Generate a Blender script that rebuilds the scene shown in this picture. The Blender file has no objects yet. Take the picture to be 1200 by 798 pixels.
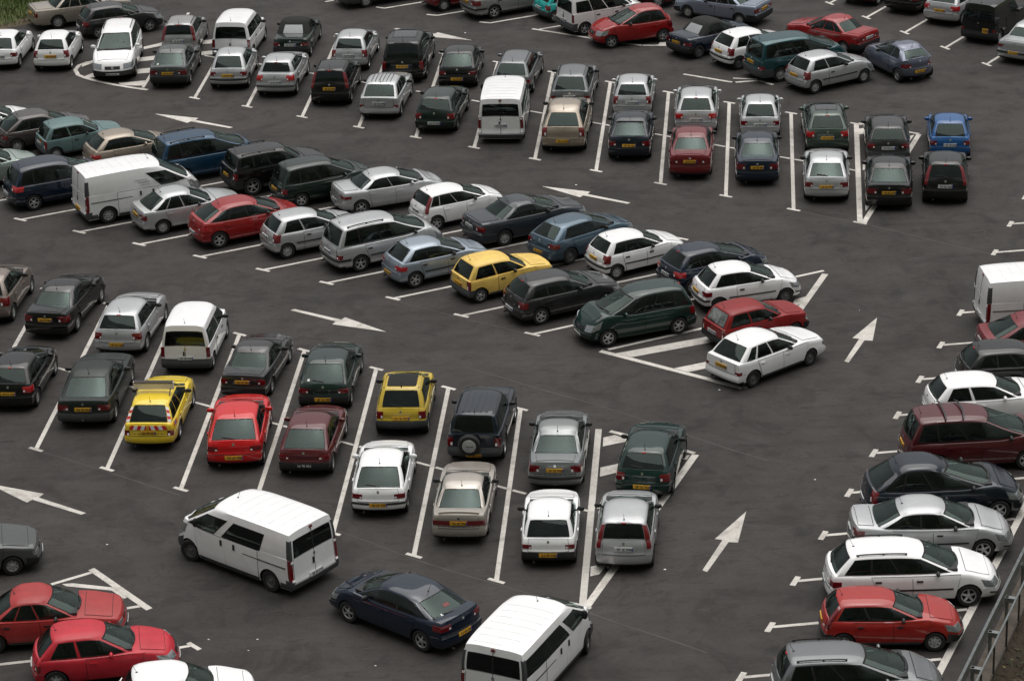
import bpy, bmesh, math, random
from mathutils import Matrix, Vector
R_ = math.radians
scene = bpy.context.scene
# ---------------------------------------------------------------- camera
cam_data = bpy.data.cameras.new('camera'); cam = bpy.data.objects.new('camera', cam_data)
scene.collection.objects.link(cam); scene.camera = cam
cam_data.sensor_fit = 'HORIZONTAL'; cam_data.sensor_width = 36.0
cam_data.lens = 36.0*3338/1200; cam_data.clip_start = 1; cam_data.clip_end = 3000
cam.matrix_world = Matrix.Translation((0,0,37.5)) @ Matrix.Rotation(R_(90-23.1),4,'X') @ Matrix.Rotation(R_(-1.94),4,'Z')
cam_data.dof.use_dof = False
scene.render.resolution_x = 1024; scene.render.resolution_y = 680
# ---------------------------------------------------------------- daylight, overcast
SUN_EL, SUN_AZ = 78, 20      # azimuth in degrees, measured clockwise from +Y
world = bpy.data.worlds.new('World'); scene.world = world; world.use_nodes = True
wn, wl = world.node_tree.nodes, world.node_tree.links
bg = wn['Background']
sky = wn.new('ShaderNodeTexSky'); sky.sky_type = 'NISHITA'; sky.sun_disc = False
sky.sun_elevation = R_(SUN_EL); sky.sun_rotation = R_(SUN_AZ); sky.air_density = 1.0; sky.dust_density = 6.0; sky.ozone_density = 1.0
hsv = wn.new('ShaderNodeHueSaturation'); hsv.inputs['Saturation'].default_value = .12
wl.new(sky.outputs[0], hsv.inputs['Color']); wl.new(hsv.outputs[0], bg.inputs['Color'])
bg.inputs['Strength'].default_value = 0.065
sl = bpy.data.lights.new('sun','SUN'); sl.energy = 1.5; sl.angle = R_(85); sl.color = (1,.97,.93)
sun = bpy.data.objects.new('sun', sl); scene.collection.objects.link(sun)
az = R_(SUN_AZ); el = R_(SUN_EL)
dv = Vector((math.sin(az)*math.cos(el), math.cos(az)*math.cos(el), math.sin(el)))
sun.rotation_euler = dv.to_track_quat('Z','Y').to_euler(); sun.location = (0,60,60)
vs = scene.view_settings
vs.view_transform = 'Standard'; vs.look = 'None'; vs.exposure = 0.52; vs.gamma = 1.0; vs.use_curve_mapping = False
random.seed(7)

# ---------------------------------------------------------------- car shape maths
def pchip(pts, x):
    if x <= pts[0][0]: return pts[0][1]
    if x >= pts[-1][0]: return pts[-1][1]
    n = len(pts)
    for i in range(n-1):
        if x <= pts[i+1][0]: break
    h = pts[i+1][0]-pts[i][0]
    d = (pts[i+1][1]-pts[i][1])/h
    def slope(k):
        if k == 0: return (pts[1][1]-pts[0][1])/(pts[1][0]-pts[0][0])
        if k == n-1: return (pts[-1][1]-pts[-2][1])/(pts[-1][0]-pts[-2][0])
        a = (pts[k][1]-pts[k-1][1])/(pts[k][0]-pts[k-1][0]); b = (pts[k+1][1]-pts[k][1])/(pts[k+1][0]-pts[k][0])
        return 0.0 if a*b <= 0 else 2*a*b/(a+b)
    m0, m1 = slope(i), slope(i+1)
    s = (x-pts[i][0])/h
    return (2*s**3-3*s*s+1)*pts[i][1]+(s**3-2*s*s+s)*h*m0+(-2*s**3+3*s*s)*pts[i+1][1]+(s**3-s*s)*h*m1

SOFT = [(0,.90),(.1,.955),(.28,.985),(.5,1),(.72,.99),(.88,.968),(.96,.94),(1,.905)]
BOXY = [(0,.93),(.1,.97),(.28,.99),(.5,1),(.75,.99),(.92,.975),(1,.945)]
VANS = [(0,.94),(.1,.98),(.3,1),(.6,1),(.85,.992),(1,.985)]
RH = [(0,.12),(.12,.03),(.3,0),(.48,.01),(.55,.04),(.8,.06),(1,.13)]
RS = [(0,.12),(.12,.03),(.3,0),(.48,.015),(.55,.05),(.8,.05),(.95,.07),(1,.10)]
RV = [(0,.08),(.1,.02),(.3,0),(.4,.03),(1,.05)]
FH = [(0,.14),(.15,.04),(.35,0),(.55,.02),(.7,.06),(.88,.13),(1,.24)]
FB = [(0,.12),(.15,.03),(.35,0),(.5,.01),(.6,.05),(.9,.07),(1,.12)]
FV = [(0,.12),(.15,.03),(.35,0),(.5,.03),(.7,.09),(.88,.18),(1,.30)]

BASE = dict(L=4.1,W=1.72,H=1.45,wb=2.55,fo=.85,r=.30,zb=.21,sp=SOFT,rp=RH,fp=FH,tR=.10,tF=.13,bR=.12,bF=.19,
            zs=None,zr=.93,zm=.93,zc=.97,zf=.83,zn=.68,crown=.05,
            xbr=.16,xtr=.60,xtf=2.05,xbf=2.95,yb=.895,yt=.69,dz=.075,dzr=.05,bul=.025,gR=.10,gF=.20,gtop=.07,
            win=((-.80,-.34),(-.28,.20),(.26,.95)),tb=.16,tt=.90,bp=True,vR=.80,vF=.90,rw=(.14,.90),
            doors=(1.05,2.02,3.05),tail='low',tl=(.70,.56,.90,.22),bump='body',plate=.62,panel=False)
def T(base, **k):
    d = dict(base); d.update(k); return d
CLIO = T(BASE,L=3.78,W=1.66,H=1.43,wb=2.48,fo=.74,r=.285,xbr=.15,xtr=.52,xtf=1.95,xbf=2.78,doors=(.98,1.86,2.82),zr=.94,tl=(.78,.60,.98,.16),plate=.68)
P206 = T(CLIO,L=3.84,xbr=.22,xtr=.66,xtf=1.95,xbf=2.92,H=1.43,zr=.90,zc=.95,zf=.80,tl=(.70,.62,.84,.20),plate=.64,rw=(.10,.88))
P106 = T(CLIO,L=3.68,W=1.60,H=1.38,wb=2.39,fo=.72,r=.27,sp=BOXY,fp=FB,bF=.14,bR=.08,zr=.86,zm=.86,zc=.90,zf=.76,zn=.66,xbr=.13,xtr=.52,xtf=1.9,xbf=2.62,yt=.74,tl=(.66,.60,.78,.06),plate=.36,vR=.86)
P306 = T(BASE,L=4.03,W=1.69,H=1.38,wb=2.58,r=.29,zr=.88,zm=.87,zc=.90,zf=.76,zn=.64,xbr=.14,xtr=.82,xtf=2.12,xbf=2.96,yt=.72,tl=(.62,.60,.80,.08),plate=.36,vR=.87,rw=(.10,.93))
R5   = T(CLIO,L=3.60,W=1.58,H=1.39,wb=2.41,fo=.68,r=.265,sp=BOXY,fp=FB,rp=RV,bR=.07,bF=.10,tR=.08,tF=.10,zr=.84,zm=.87,zc=.90,zf=.82,zn=.72,xbr=.10,xtr=.42,xtf=1.88,xbf=2.58,yt=.76,gR=.05,gF=.12,win=((-.82,-.12),(-.02,.93)),bp=False,tl=(.80,.46,1.0,.05),plate=.62,doors=(1.05,1.25,2.66),vR=.80,bump='grey')
GOLF = T(BASE,L=4.15,W=1.735,H=1.44,wb=2.51,r=.30,xbr=.14,xtr=.55,xtf=2.15,xbf=3.02,zr=.95,zm=.94,tl=(.68,.60,.88,.16),plate=.40,vR=.84)
GOLF3= T(GOLF,win=((-.78,-.18),(-.06,.94)),bp=False,doors=(1.2,1.45,3.05))
IBIZ = T(BASE,L=3.95,W=1.70,H=1.44,wb=2.46,fo=.80,xbr=.18,xtr=.70,xtf=1.95,xbf=2.95,zr=.97,zm=.95,zf=.80,win=((-.82,-.2),(-.16,.94)),tl=(.60,.64,.84,.22),plate=.36)
LEON = T(BASE,L=4.31,W=1.77,H=1.46,wb=2.58,fo=.88,r=.32,xbr=.16,xtr=.72,xtf=2.3,xbf=3.3,zr=1.0,zm=.96,zf=.80,win=((-.74,-.14),(-.10,.95)),tl=(.62,.66,.86,.22),plate=.38,yt=.66,doors=(1.1,2.1,3.2))
C4   = T(BASE,L=4.26,W=1.77,H=1.46,wb=2.61,fo=.93,r=.315,xbr=.18,xtr=.95,xtf=2.42,xbf=3.35,zr=.99,zm=.95,zf=.80,win=((-.92,-.45),(-.40,.15),(.20,.95)),tl=(.62,.62,.78,.3),plate=.40,yt=.66,dz=.11,dzr=.12,doors=(1.1,2.15,3.2))
P307 = T(BASE,L=4.20,W=1.75,H=1.51,wb=2.61,fo=.88,r=.315,xbr=.16,xtr=.62,xtf=2.1,xbf=3.35,zr=1.0,zm=.96,zc=1.0,zf=.84,win=((-.84,-.42),(-.38,.08),(.13,.95)),tl=(.66,.66,.90,.26),plate=.62,doors=(1.1,2.1,3.2))
MEG2 = T(P307,L=4.21,H=1.45,xbr=.42,xtr=.70,zr=.98,gR=.16,tl=(.66,.70,.96,.2),plate=.62,xbf=3.1)
WAGL = T(P307,L=4.42,W=1.757,H=1.54,wb=2.71,fo=.90,xbr=.13,xtr=.42,xtf=2.3,xbf=3.55,win=((-.88,-.48),(-.43,.04),(.08,.95)),doors=(1.2,2.2,3.4))
MICRA= T(CLIO,L=3.73,W=1.66,H=1.53,wb=2.43,fo=.70,r=.29,xbr=.16,xtr=.50,xtf=1.8,xbf=2.85,zr=.98,zm=.93,zf=.86,zn=.74,yt=.66,dz=.10,dzr=.10,win=((-.86,-.18),(-.10,.94)),tl=(.70,.62,.95,.2),plate=.5)
KA   = T(CLIO,L=3.63,W=1.64,H=1.41,wb=2.45,fo=.62,r=.275,xbr=.18,xtr=.62,xtf=1.70,xbf=2.62,zr=.96,zm=.92,zf=.80,zn=.64,yt=.62,dz=.12,dzr=.14,win=((-.74,-.22),(-.12,.94)),tl=(.62,.56,.76,.14),plate=.38,bump='body',tR=.22,tF=.22,bR=.22,bF=.3,doors=(1.0,1.2,2.7),bp=False)
FIES = T(BASE,L=3.92,W=1.69,H=1.50,wb=2.49,fo=.80,r=.295,xbr=.13,xtr=.36,xtf=1.95,xbf=2.95,zr=.98,zm=.96,zf=.85,tail='high',tl=(.84,.0,.92,.09),plate=.70,yt=.73,vR=.80)
PUNT = T(FIES,L=3.80,W=1.66,H=1.48,wb=2.46,xbr=.13,xtr=.46,zr=.95,zm=.92,yt=.70,win=((-.86,-.2),(-.1,.94)),plate=.66)
BRAVA= T(PUNT,L=4.02,W=1.72,H=1.42,wb=2.54,fo=.86,xbr=.14,xtr=.50,xtf=2.05,xbf=2.98,win=((-.84,-.14),(-.06,.94)),bump='black')
TWIN = T(CLIO,L=3.43,W=1.63,H=1.42,wb=2.35,fo=.60,r=.265,xbr=.14,xtr=.52,xtf=1.75,xbf=2.75,zr=.86,zm=.86,zc=.93,zf=.80,zn=.64,tl=(.74,.56,.88,.10),plate=.60,bump='grey',win=((-.84,-.2),(-.1,.94)),bp=False,doors=(1.0,1.2,2.5),yt=.74)
XSAR = T(BASE,L=4.17,W=1.70,H=1.42,wb=2.54,fo=.87,xbr=.20,xtr=.92,xtf=2.15,xbf=3.0,zr=.95,zm=.91,zf=.80,tl=(.66,.58,.80,.2),plate=.60,yt=.70,dzr=.09,rw=(.10,.90),vR=.84)
LIFT = T(BASE,L=4.42,W=1.76,H=1.42,wb=2.66,fo=.91,r=.30,rp=RS,xbr=.36,xtr=1.14,xtf=2.4,xbf=3.22,zr=.98,zm=.93,zf=.78,zn=.66,tl=(.58,.60,.84,.10),plate=.66,dzr=.09,win=((-.86,-.46),(-.42,.12),(.17,.95)),rw=(.06,.92),vR=.86,doors=(1.15,2.15,3.25))
R19  = T(LIFT,L=4.16,W=1.69,H=1.41,wb=2.54,fo=.82,r=.28,sp=BOXY,fp=FB,bF=.14,bR=.08,xbr=.30,xtr=.98,xtf=2.1,xbf=2.95,zr=.92,zm=.88,zc=.90,bp=False,win=((-.86,-.55),(-.47,.08),(.17,.95)),doors=(1.1,2.0,3.0))
XANT = T(LIFT,L=4.46,W=1.755,H=1.39,wb=2.74,fo=.95,xbr=.30,xtr=1.15,zr=.90,zm=.86,zc=.87,zf=.74,zn=.62,sp=BOXY,bump='grey',bR=.08,bF=.14,plate=.66)
LAG2 = T(LIFT,L=4.58,W=1.775,H=1.43,wb=2.75,fo=.95,r=.32,xbr=.34,xtr=1.18,xtf=2.72,xbf=3.6,zr=1.02,zm=.95,zf=.79,tl=(.60,.70,.90,.28),plate=.42,yt=.68,dz=.09,dzr=.11,win=((-.90,-.12),(-.06,.95)),doors=(1.2,2.25,3.3))
SEDN = T(LIFT,L=4.68,W=1.75,H=1.45,wb=2.70,fo=.92,r=.315,xbr=.78,xtr=1.40,xtf=2.65,xbf=3.6,zr=1.00,zm=.95,zc=.97,zf=.80,zn=.68,tl=(.62,.62,.88,.24),plate=.72,win=((-.86,-.52),(-.48,.08),(.13,.95)),doors=(1.3,2.3,3.45),rw=(.04,.90),vR=.86,dzr=.09)
P607 = T(SEDN,L=4.87,W=1.83,H=1.45,wb=2.80,fo=.98,xbf=3.7,win=((-.84,-.02),(.05,.95)),tl=(.62,.66,.80,.28),bp=False,plate=.42)
AUDI = T(SEDN,L=4.80,W=1.81,H=1.42,wb=2.77,fo=.98,xbr=.92,xtr=1.6,xtf=2.6,xbf=3.6,zr=.98,tl=(.60,.62,.86,.10),plate=.70)
VECT = T(SEDN,L=4.61,W=1.80,H=1.46,wb=2.70,zr=1.04,xbr=.62,tl=(.64,.70,.92,.2),plate=.6,win=((-.90,-.12),(-.06,.95)))
MERC = T(SEDN,L=4.74,W=1.74,H=1.44,wb=2.80,fo=.85,sp=BOXY,bR=.06,bF=.1,zr=.93,zm=.89,zc=.93,zf=.86,zn=.76,fp=FB,xbr=.95,xtr=1.5,xtf=2.7,xbf=3.4,bp=False,win=((-.88,-.46),(-.38,.08),(.17,.95)),tl=(.62,.60,.86,.08),plate=.64)
P405 = T(SEDN,L=4.41,W=1.71,H=1.40,wb=2.67,fo=.86,r=.285,sp=BOXY,bR=.06,bF=.12,fp=FB,zr=.93,zm=.87,zc=.88,zf=.76,zn=.66,xbr=.80,xtr=1.38,xtf=2.42,xbf=3.28,bp=False,win=((-.90,-.55),(-.47,.08),(.17,.95)),tl=(.52,.62,.84,.05),plate=.72,bump='black',yt=.72,doors=(1.2,2.15,3.25))
ZX   = T(BASE,L=4.08,W=1.69,H=1.40,wb=2.54,fo=.84,r=.28,sp=BOXY,fp=FB,rp=RV,bR=.07,bF=.12,zr=.90,zm=.87,zc=.89,zf=.78,zn=.68,xbr=.15,xtr=.66,xtf=2.1,xbf=2.95,bp=False,win=((-.84,-.58),(-.46,.04),(.14,.95)),tl=(.80,.44,.62,.12),plate=.70,yt=.74,vR=.84)
OLDW = T(ZX,L=4.40,W=1.70,H=1.44,wb=2.66,fo=.86,xbr=.14,xtr=.55,xtf=2.4,xbf=3.2,win=((-.86,-.46),(-.38,.08),(.17,.95)),tl=(.66,.60,.82,.05),plate=.70,doors=(1.15,2.15,3.2))
WAGN = T(SEDN,L=4.70,W=1.78,H=1.49,wb=2.70,xbr=.16,xtr=.62,xtf=2.6,xbf=3.65,zr=.96,win=((-.88,-.44),(-.40,.06),(.10,.95)),tl=(.66,.58,.80,.22),plate=.4,rw=(.08,.92),vR=.82,dzr=.06,dz=.07)
OCTA = T(WAGN,L=4.51,W=1.73,H=1.48,wb=2.51,fo=.92,xbf=3.3,xtf=2.3,zr=.92,zm=.92,tl=(.76,.44,.72,.12),plate=.70,bp=False,doors=(1.2,2.15,3.2),win=((-.86,-.50),(-.42,.06),(.14,.95)))
SCEN = T(BASE,L=4.13,W=1.72,H=1.62,wb=2.58,fo=.78,r=.30,xbr=.12,xtr=.42,xtf=2.35,xbf=3.42,zr=.98,zm=.96,zc=1.06,zf=.92,zn=.70,win=((-.90,-.56),(-.52,.02),(.06,.95)),tl=(.72,.60,.92,.16),plate=.55,yt=.70,dz=.10,dzr=.10)
SCE2 = T(SCEN,L=4.26,W=1.81,H=1.62,wb=2.69,tl=(.66,.74,.98,.26),plate=.45,xbf=3.45)
PICA = T(SCEN,L=4.28,W=1.75,H=1.64,wb=2.76,xbr=.14,xtr=.66,xtf=2.2,xbf=3.6,zc=1.02,zf=.86,tail='low',tl=(.80,.60,1.0,.10),plate=.4,dz=.14,dzr=.16,yt=.66,gF=.26)
ZAFI = T(SCEN,L=4.32,W=1.74,H=1.63,wb=2.69,xbf=3.45,tl=(.78,.55,.8,.12),plate=.62,dz=.07,dzr=.07)
ESPA = T(SCEN,L=4.52,W=1.81,H=1.70,wb=2.70,fo=.88,r=.315,xbr=.10,xtr=.42,xtf=2.5,xbf=3.85,zr=1.0,zm=.98,zc=1.10,zf=.90,zn=.68,win=((-.90,-.54),(-.50,.0),(.04,.96)),tl=(.82,.48,.66,.12),plate=.64,yt=.74,dz=.07,dzr=.06,doors=(1.3,2.3,3.6),vR=.84)
VOYA = T(ESPA,L=4.73,W=1.92,H=1.74,wb=2.87,tail='low',tl=(.84,.52,.92,.08),plate=.68,xbf=3.8)
ESP2 = T(ESPA,L=4.43,W=1.80,H=1.70,wb=2.58,sp=BOXY,xbr=.10,xtr=.30,tl=(.70,.50,.66,.10),plate=.72,bump='grey')
COMB = T(SCEN,L=4.11,W=1.72,H=1.80,wb=2.69,fo=.77,r=.295,sp=VANS,rp=RV,bR=.04,bF=.26,tR=.03,tF=.15,zr=1.02,zm=1.02,zc=1.05,zf=.90,zn=.66,xbr=.05,xtr=.16,xtf=2.35,xbf=3.3,yb=.975,yt=.80,gR=.03,dz=.05,dzr=.04,tb=.14,tt=.74,win=((-.86,-.36),(-.30,.16),(.24,.95)),bp=False,tail='low',tl=(.86,.55,.98,.04),plate=.50,vR=.86,rw=(.10,.72),bump='grey',doors=(1.3,2.1,3.1))
TRAF = T(COMB,L=4.79,W=1.90,H=1.95,wb=3.10,fo=.82,r=.32,zr=1.16,zm=1.16,zc=1.22,zf=1.08,zn=.84,xbr=.05,xtr=.14,xtf=3.10,xbf=4.28,yb=.98,yt=.88,gtop=.06,bul=.03,tb=.06,tt=.70,win=((.48,.95),),tail='van',tl=(.90,.30,1.0,.10),plate=.30,vR=.84,rw=(.10,.70),bump='grey',panel=True,doors=(1.5,2.55,3.6),fp=FV,bF=.30)
TRAF['panes_'] = []
TRAC = T(TRAF,panes_=[(-.84,-.03),(.03,.84)],win=((-.42,.28),(.46,.95)))
TRAM = T(TRAF,panes_=[(-.84,-.03),(.03,.84)],win=((-.92,-.22),(-.18,.34),(.48,.95)))
VWT5 = T(TRAF,panes_=[(-.84,.84)],L=4.89,W=1.90,H=1.96,wb=3.0,fo=.88,xtf=3.3,xbf=4.25,tail='low',tl=(.88,.50,.98,.05),plate=.62,win=((-.92,-.30),(-.24,.34),(.48,.95)))
C15  = T(COMB,panes_=[(-.8,-.08),(.08,.8)],rw=(.2,.66),L=4.0,W=1.62,H=1.80,wb=2.60,xtf=2.2,xbf=2.9,zc=.98,zf=.86,win=((.30,.94),),tl=(.84,.40,.62,.04),plate=.52,yt=.86,yb=.985,bump='black')
SUVS = T(BASE,L=4.55,W=1.86,H=1.80,wb=2.75,fo=.80,r=.38,zb=.36,sp=BOXY,rp=RV,fp=FB,bR=.08,bF=.12,tR=.07,tF=.10,zr=1.14,zm=1.12,zc=1.14,zf=1.04,zn=.90,xbr=.12,xtr=.34,xtf=2.5,xbf=3.25,yt=.76,win=((-.88,-.48),(-.42,.06),(.12,.94)),tl=(.80,.50,.86,.08),plate=.12,bump='grey',doors=(1.3,2.2,3.2),vR=.82)
JEEP = T(SUVS,L=4.60,H=1.74,zb=.32,tl=(.82,.54,.86,.10),plate=.60,bump='black')
CABR = T(P306,L=4.10,W=1.70,H=1.40,zr=.90,xbr=.85,xtr=1.28,xtf=2.3,xbf=3.05,win=((-.72,-.3),(-.22,.94)),doors=(1.3,1.5,3.0),tl=(.60,.58,.80,.10),plate=.66,rw=(.12,.86),vR=.62,rp=RS,bump='black',dz=.10,dzr=.10)
XMAZ = T(GOLF,L=4.14,W=1.74,H=1.42,tl=(.66,.64,.86,.14),plate=.66,bump='grey')

class Shape:
    def __init__(s, p):
        s.__dict__.update(p)
        L = s.L
        if not s.zs:
            s.zs = [(0,s.zr-.02),(.25,s.zr),(max(.9,s.xbr+.5),s.zm+(s.zr-s.zm)*.4),(s.xbf-1.1,s.zm),(s.xbf-.05,s.zc),(L-.45,s.zf),(L-.12,s.zn+.04),(L,s.zn)]
        s.xR = L-s.wb-s.fo; s.xF = L-s.fo
        s.panes = s.panes_ if 'panes_' in s.__dict__ else [(-s.vR,s.vR)]
    def holes(s):
        h = [('GR',a,b,s.rw[0],s.rw[1]) for a,b in s.panes]+[('GF',-s.vF,s.vF,.10,.92)]
        return h+[('GS',a,b,s.tb,s.tt) for a,b in s.win]
    def Z(s, x): return pchip(s.zs, x)
    def endr(s, t, v): return pchip(s.rp, t)+s.bR*abs(v)**2.6
    def endf(s, t, v): return s.L-pchip(s.fp, t)-s.bF*abs(v)**2.6
    def hw(s, x, t):
        a, b = s.endr(t,1), s.endf(t,1)
        u = max(-1,min(1,(x-a)/(b-a)*2-1))
        return s.W/2*pchip(s.sp,t)*(1-(s.tR if u<0 else s.tF)*abs(u)**5)
    def zz(s, x, t): return s.zb+(s.Z(x)-s.zb)*t
    def cr(s, v): return s.crown*(1-abs(v)**2.4)
    def pos(s, face, a, b, sg=1):
        if face=='S':
            return (a, sg*s.hw(a,b), s.zz(a,b))
        if face=='R':
            x = s.endr(b,a); return (x, a*s.hw(0,b), s.zz(x,b)+s.cr(a)*b**3)
        if face=='F':
            x = s.endf(b,a); return (x, a*s.hw(s.L,b), s.zz(x,b)+s.cr(a)*b**3)
        if face=='T':
            return (a, b*s.hw(a,1), s.Z(a)+s.cr(b))
        if face=='TU':
            x0, x1 = s.endr(1,b), s.endf(1,b); x = x0+(x1-x0)*(a+1)/2
            return (x, b*s.hw(x,1), s.Z(x)+s.cr(b))
        if face=='GS': return s.gpos(a, sg, b)
        if face=='GR': return s.gpos(-1, a, b)
        if face=='GF': return s.gpos(1, a, b)
        if face=='GT': return s.gpos(a, b, 1)
    def gpos(s, u, v, t):
        e = 4*t*(1-t)
        av = abs(v)**2.4
        xr = s.xbr+(s.xtr-s.xbr)*t+s.gR*av*(1-.3*t)-.02*e
        xf = s.xbf+(s.xtf-s.xbf)*t-s.gF*av*(1-.3*t)+.03*e
        x = xr+(xf-xr)*(u+1)/2
        w = (s.yb+(s.yt-s.yb)*t)*s.W/2+s.bul*e
        w *= 1-(.05 if u<0 else .07)*abs(u)**5
        y = v*w
        z0 = s.Z(x)+s.cr(v)*.9-.035
        rcr = s.gtop*(1-abs(v)**5)
        ze = s.H-s.gtop-(s.dzr if u<0 else s.dz)*abs(u)**3.2
        z1 = ze+rcr
        return (x, y, z0+(z1-z0)*t)
    def grid(s, fn, n, m):
        return [[fn(i/n, j/m) for j in range(m+1)] for i in range(n+1)]
    def surf(s):
        """two closed shells: body and cabin -> list of (verts, faces)"""
        out = []
        for kind in (0,1):
            V = []; Fc = []; idx = {}
            def vid(p):
                k = (round(p[0],4),round(p[1],4),round(p[2],4))
                if k not in idx: idx[k] = len(V); V.append(p)
                return idx[k]
            s.tags = tags = []
            def sheet(g, flip, face=None, A=None, B=None):
                for i in range(len(g)-1):
                    for j in range(len(g[0])-1):
                        q = [vid(g[i][j]),vid(g[i+1][j]),vid(g[i+1][j+1]),vid(g[i][j+1])]
                        r = []
                        for k in q:
                            if k not in r: r.append(k)
                        if len(r)>2:
                            Fc.append(r[::-1] if flip else r)
                            hit = False
                            if face:
                                a_, b_ = (A[i]+A[i+1])/2, (B[j]+B[j+1])/2
                                hit = any(face==f_ and a0<a_<a1 and b0<b_<b1 for f_,a0,a1,b0,b1 in s.holes())
                            tags.append(hit)
            if kind==0:
                n, m = 30, 12
                ts = [0,.05,.14,.26,.38,.46,.52,.58,.7,.82,.9,.96,1]
                vs = [math.sin((j/m*2-1)*math.pi/2*.86)/math.sin(math.pi/2*.86) for j in range(m+1)]
                us = [(-math.cos(i/n*math.pi)*.35+(i/n*2-1)*.65) for i in range(n+1)]
                def sx(u,t): return s.endr(t,1)+(s.endf(t,1)-s.endr(t,1))*(u+1)/2
                for sg in (1,-1):
                    sheet([[s.pos('S',sx(u,t),t,sg) for t in ts] for u in us], sg<0)
                sheet([[s.pos('R',v,t) for t in ts] for v in vs], False)
                sheet([[s.pos('F',v,t) for t in ts] for v in vs], True)
                sheet([[s.pos('TU',u,v) for v in vs] for u in us], False)
                def bot(u,v):
                    x0, x1 = s.endr(0,v), s.endf(0,v); x = x0+(x1-x0)*(u+1)/2
                    return (x, v*s.hw(x,0), s.zb)
                sheet([[bot(u,v) for v in vs] for u in us], True)
            else:
                def merge(base, cuts):
                    out = sorted(set(round(c,4) for c in cuts))
                    for b_ in base:
                        if all(abs(b_-c)>.035 for c in out): out.append(b_)
                    return sorted(set([-1.0 if base[0]<0 else 0.0, 1.0]+[o for o in out if (base[0]<o<1)]))
                us = merge([-1+2*i/16 for i in range(17)], [e_ for w_ in s.win for e_ in w_])
                vs = merge([math.sin((j/12*2-1)*math.pi/2*.9)/math.sin(math.pi/2*.9) for j in range(13)], [e_ for p_ in s.panes for e_ in p_]+[-s.vF,s.vF])
                ts = merge([0,.15,.35,.6,.8,.92,1], [s.tb,s.tt,s.rw[0],s.rw[1],.10,.92])
                for sg in (1,-1): sheet([[s.gpos(u,sg,t) for t in ts] for u in us], sg<0, 'GS', us, ts)
                sheet([[s.gpos(-1,v,t) for t in ts] for v in vs], False, 'GR', vs, ts)
                sheet([[s.gpos(1,v,t) for t in ts] for v in vs], True, 'GF', vs, ts)
                sheet([[s.gpos(u,v,1) for v in vs] for u in us], False)
                sheet([[s.gpos(u,v,0) for v in vs] for u in us], True)
            out.append((V,Fc))
        return out
    def patch(s, face, quad, off=.005, dep=.02, nu=4, nv=3, sg=1, ch=True):
        """patch lying on a surface, raised by off, with side walls. quad: 4 (a,b) corners counter-clockwise"""
        (a0,b0),(a1,b1),(a2,b2),(a3,b3) = quad
        def ab(i,j):
            return ((1-i)*(1-j)*a0+i*(1-j)*a1+i*j*a2+(1-i)*j*a3, (1-i)*(1-j)*b0+i*(1-j)*b1+i*j*b2+(1-i)*j*b3)
        P = {}
        for i in range(nu+1):
            for j in range(nv+1):
                fi, fj = i/nu, j/nv
                if ch and nu>2 and nv>2:
                    ci, cj = min(.06,.5/nu), min(.14,.7/nv)
                    if i==1: fi = ci
                    elif i==nu-1: fi = 1-ci
                    if j==1: fj = cj
                    elif j==nv-1: fj = 1-cj
                    if i in (0,nu) and j in (0,nv):
                        fi = ci*.3 if i==0 else 1-ci*.3; fj = cj*.3 if j==0 else 1-cj*.3
                a, b = ab(fi,fj)
                p = s.pos(face,a,b,sg); e = 1e-3
                p1 = s.pos(face,a+e,b,sg); p2 = s.pos(face,a,b+e,sg)
                t1 = [p1[k]-p[k] for k in range(3)]; t2 = [p2[k]-p[k] for k in range(3)]
                nn = [t1[1]*t2[2]-t1[2]*t2[1], t1[2]*t2[0]-t1[0]*t2[2], t1[0]*t2[1]-t1[1]*t2[0]]
                l = math.sqrt(sum(q*q for q in nn)) or 1
                nn = [q/l for q in nn]
                c = (s.L/2, 0, .55)
                ref = {'S':(0,sg,0),'GS':(0,sg,.3),'R':(-1,0,0),'GR':(-1,0,.3),'F':(1,0,0),'GF':(1,0,.3)}.get(face,(0,0,1))
                if sum(nn[k]*ref[k] for k in range(3))<0: nn = [-q for q in nn]
                P[i,j] = (tuple(p[k]+nn[k]*off for k in range(3)), tuple(p[k]+nn[k]*(off-dep) for k in range(3)), nn)
        V = []; F = []
        for i in range(nu+1):
            for j in range(nv+1): V.append(P[i,j][0])
        id_ = lambda i,j: i*(nv+1)+j
        p = P[0,0][0]; q = P[nu,0][0]; r = P[0,nv][0]
        cx = [(q[1]-p[1])*(r[2]-p[2])-(q[2]-p[2])*(r[1]-p[1]), (q[2]-p[2])*(r[0]-p[0])-(q[0]-p[0])*(r[2]-p[2]), (q[0]-p[0])*(r[1]-p[1])-(q[1]-p[1])*(r[0]-p[0])]
        flip = sum(cx[k]*P[0,0][2][k] for k in range(3)) < 0
        for i in range(nu):
            for j in range(nv):
                f = [id_(i,j),id_(i+1,j),id_(i+1,j+1),id_(i,j+1)]
                F.append(f[::-1] if flip else f)
        ring = [(i,0) for i in range(nu)]+[(nu,j) for j in range(nv)]+[(i,nv) for i in range(nu,0,-1)]+[(0,j) for j in range(nv,0,-1)]
        base = len(V)
        for k in ring: V.append(P[k][1])
        for k in range(len(ring)):
            k2 = (k+1)%len(ring)
            f = [id_(*ring[k]), base+k, base+k2, id_(*ring[k2])]
            F.append(f[::-1] if flip else f)
        return V, F
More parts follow.
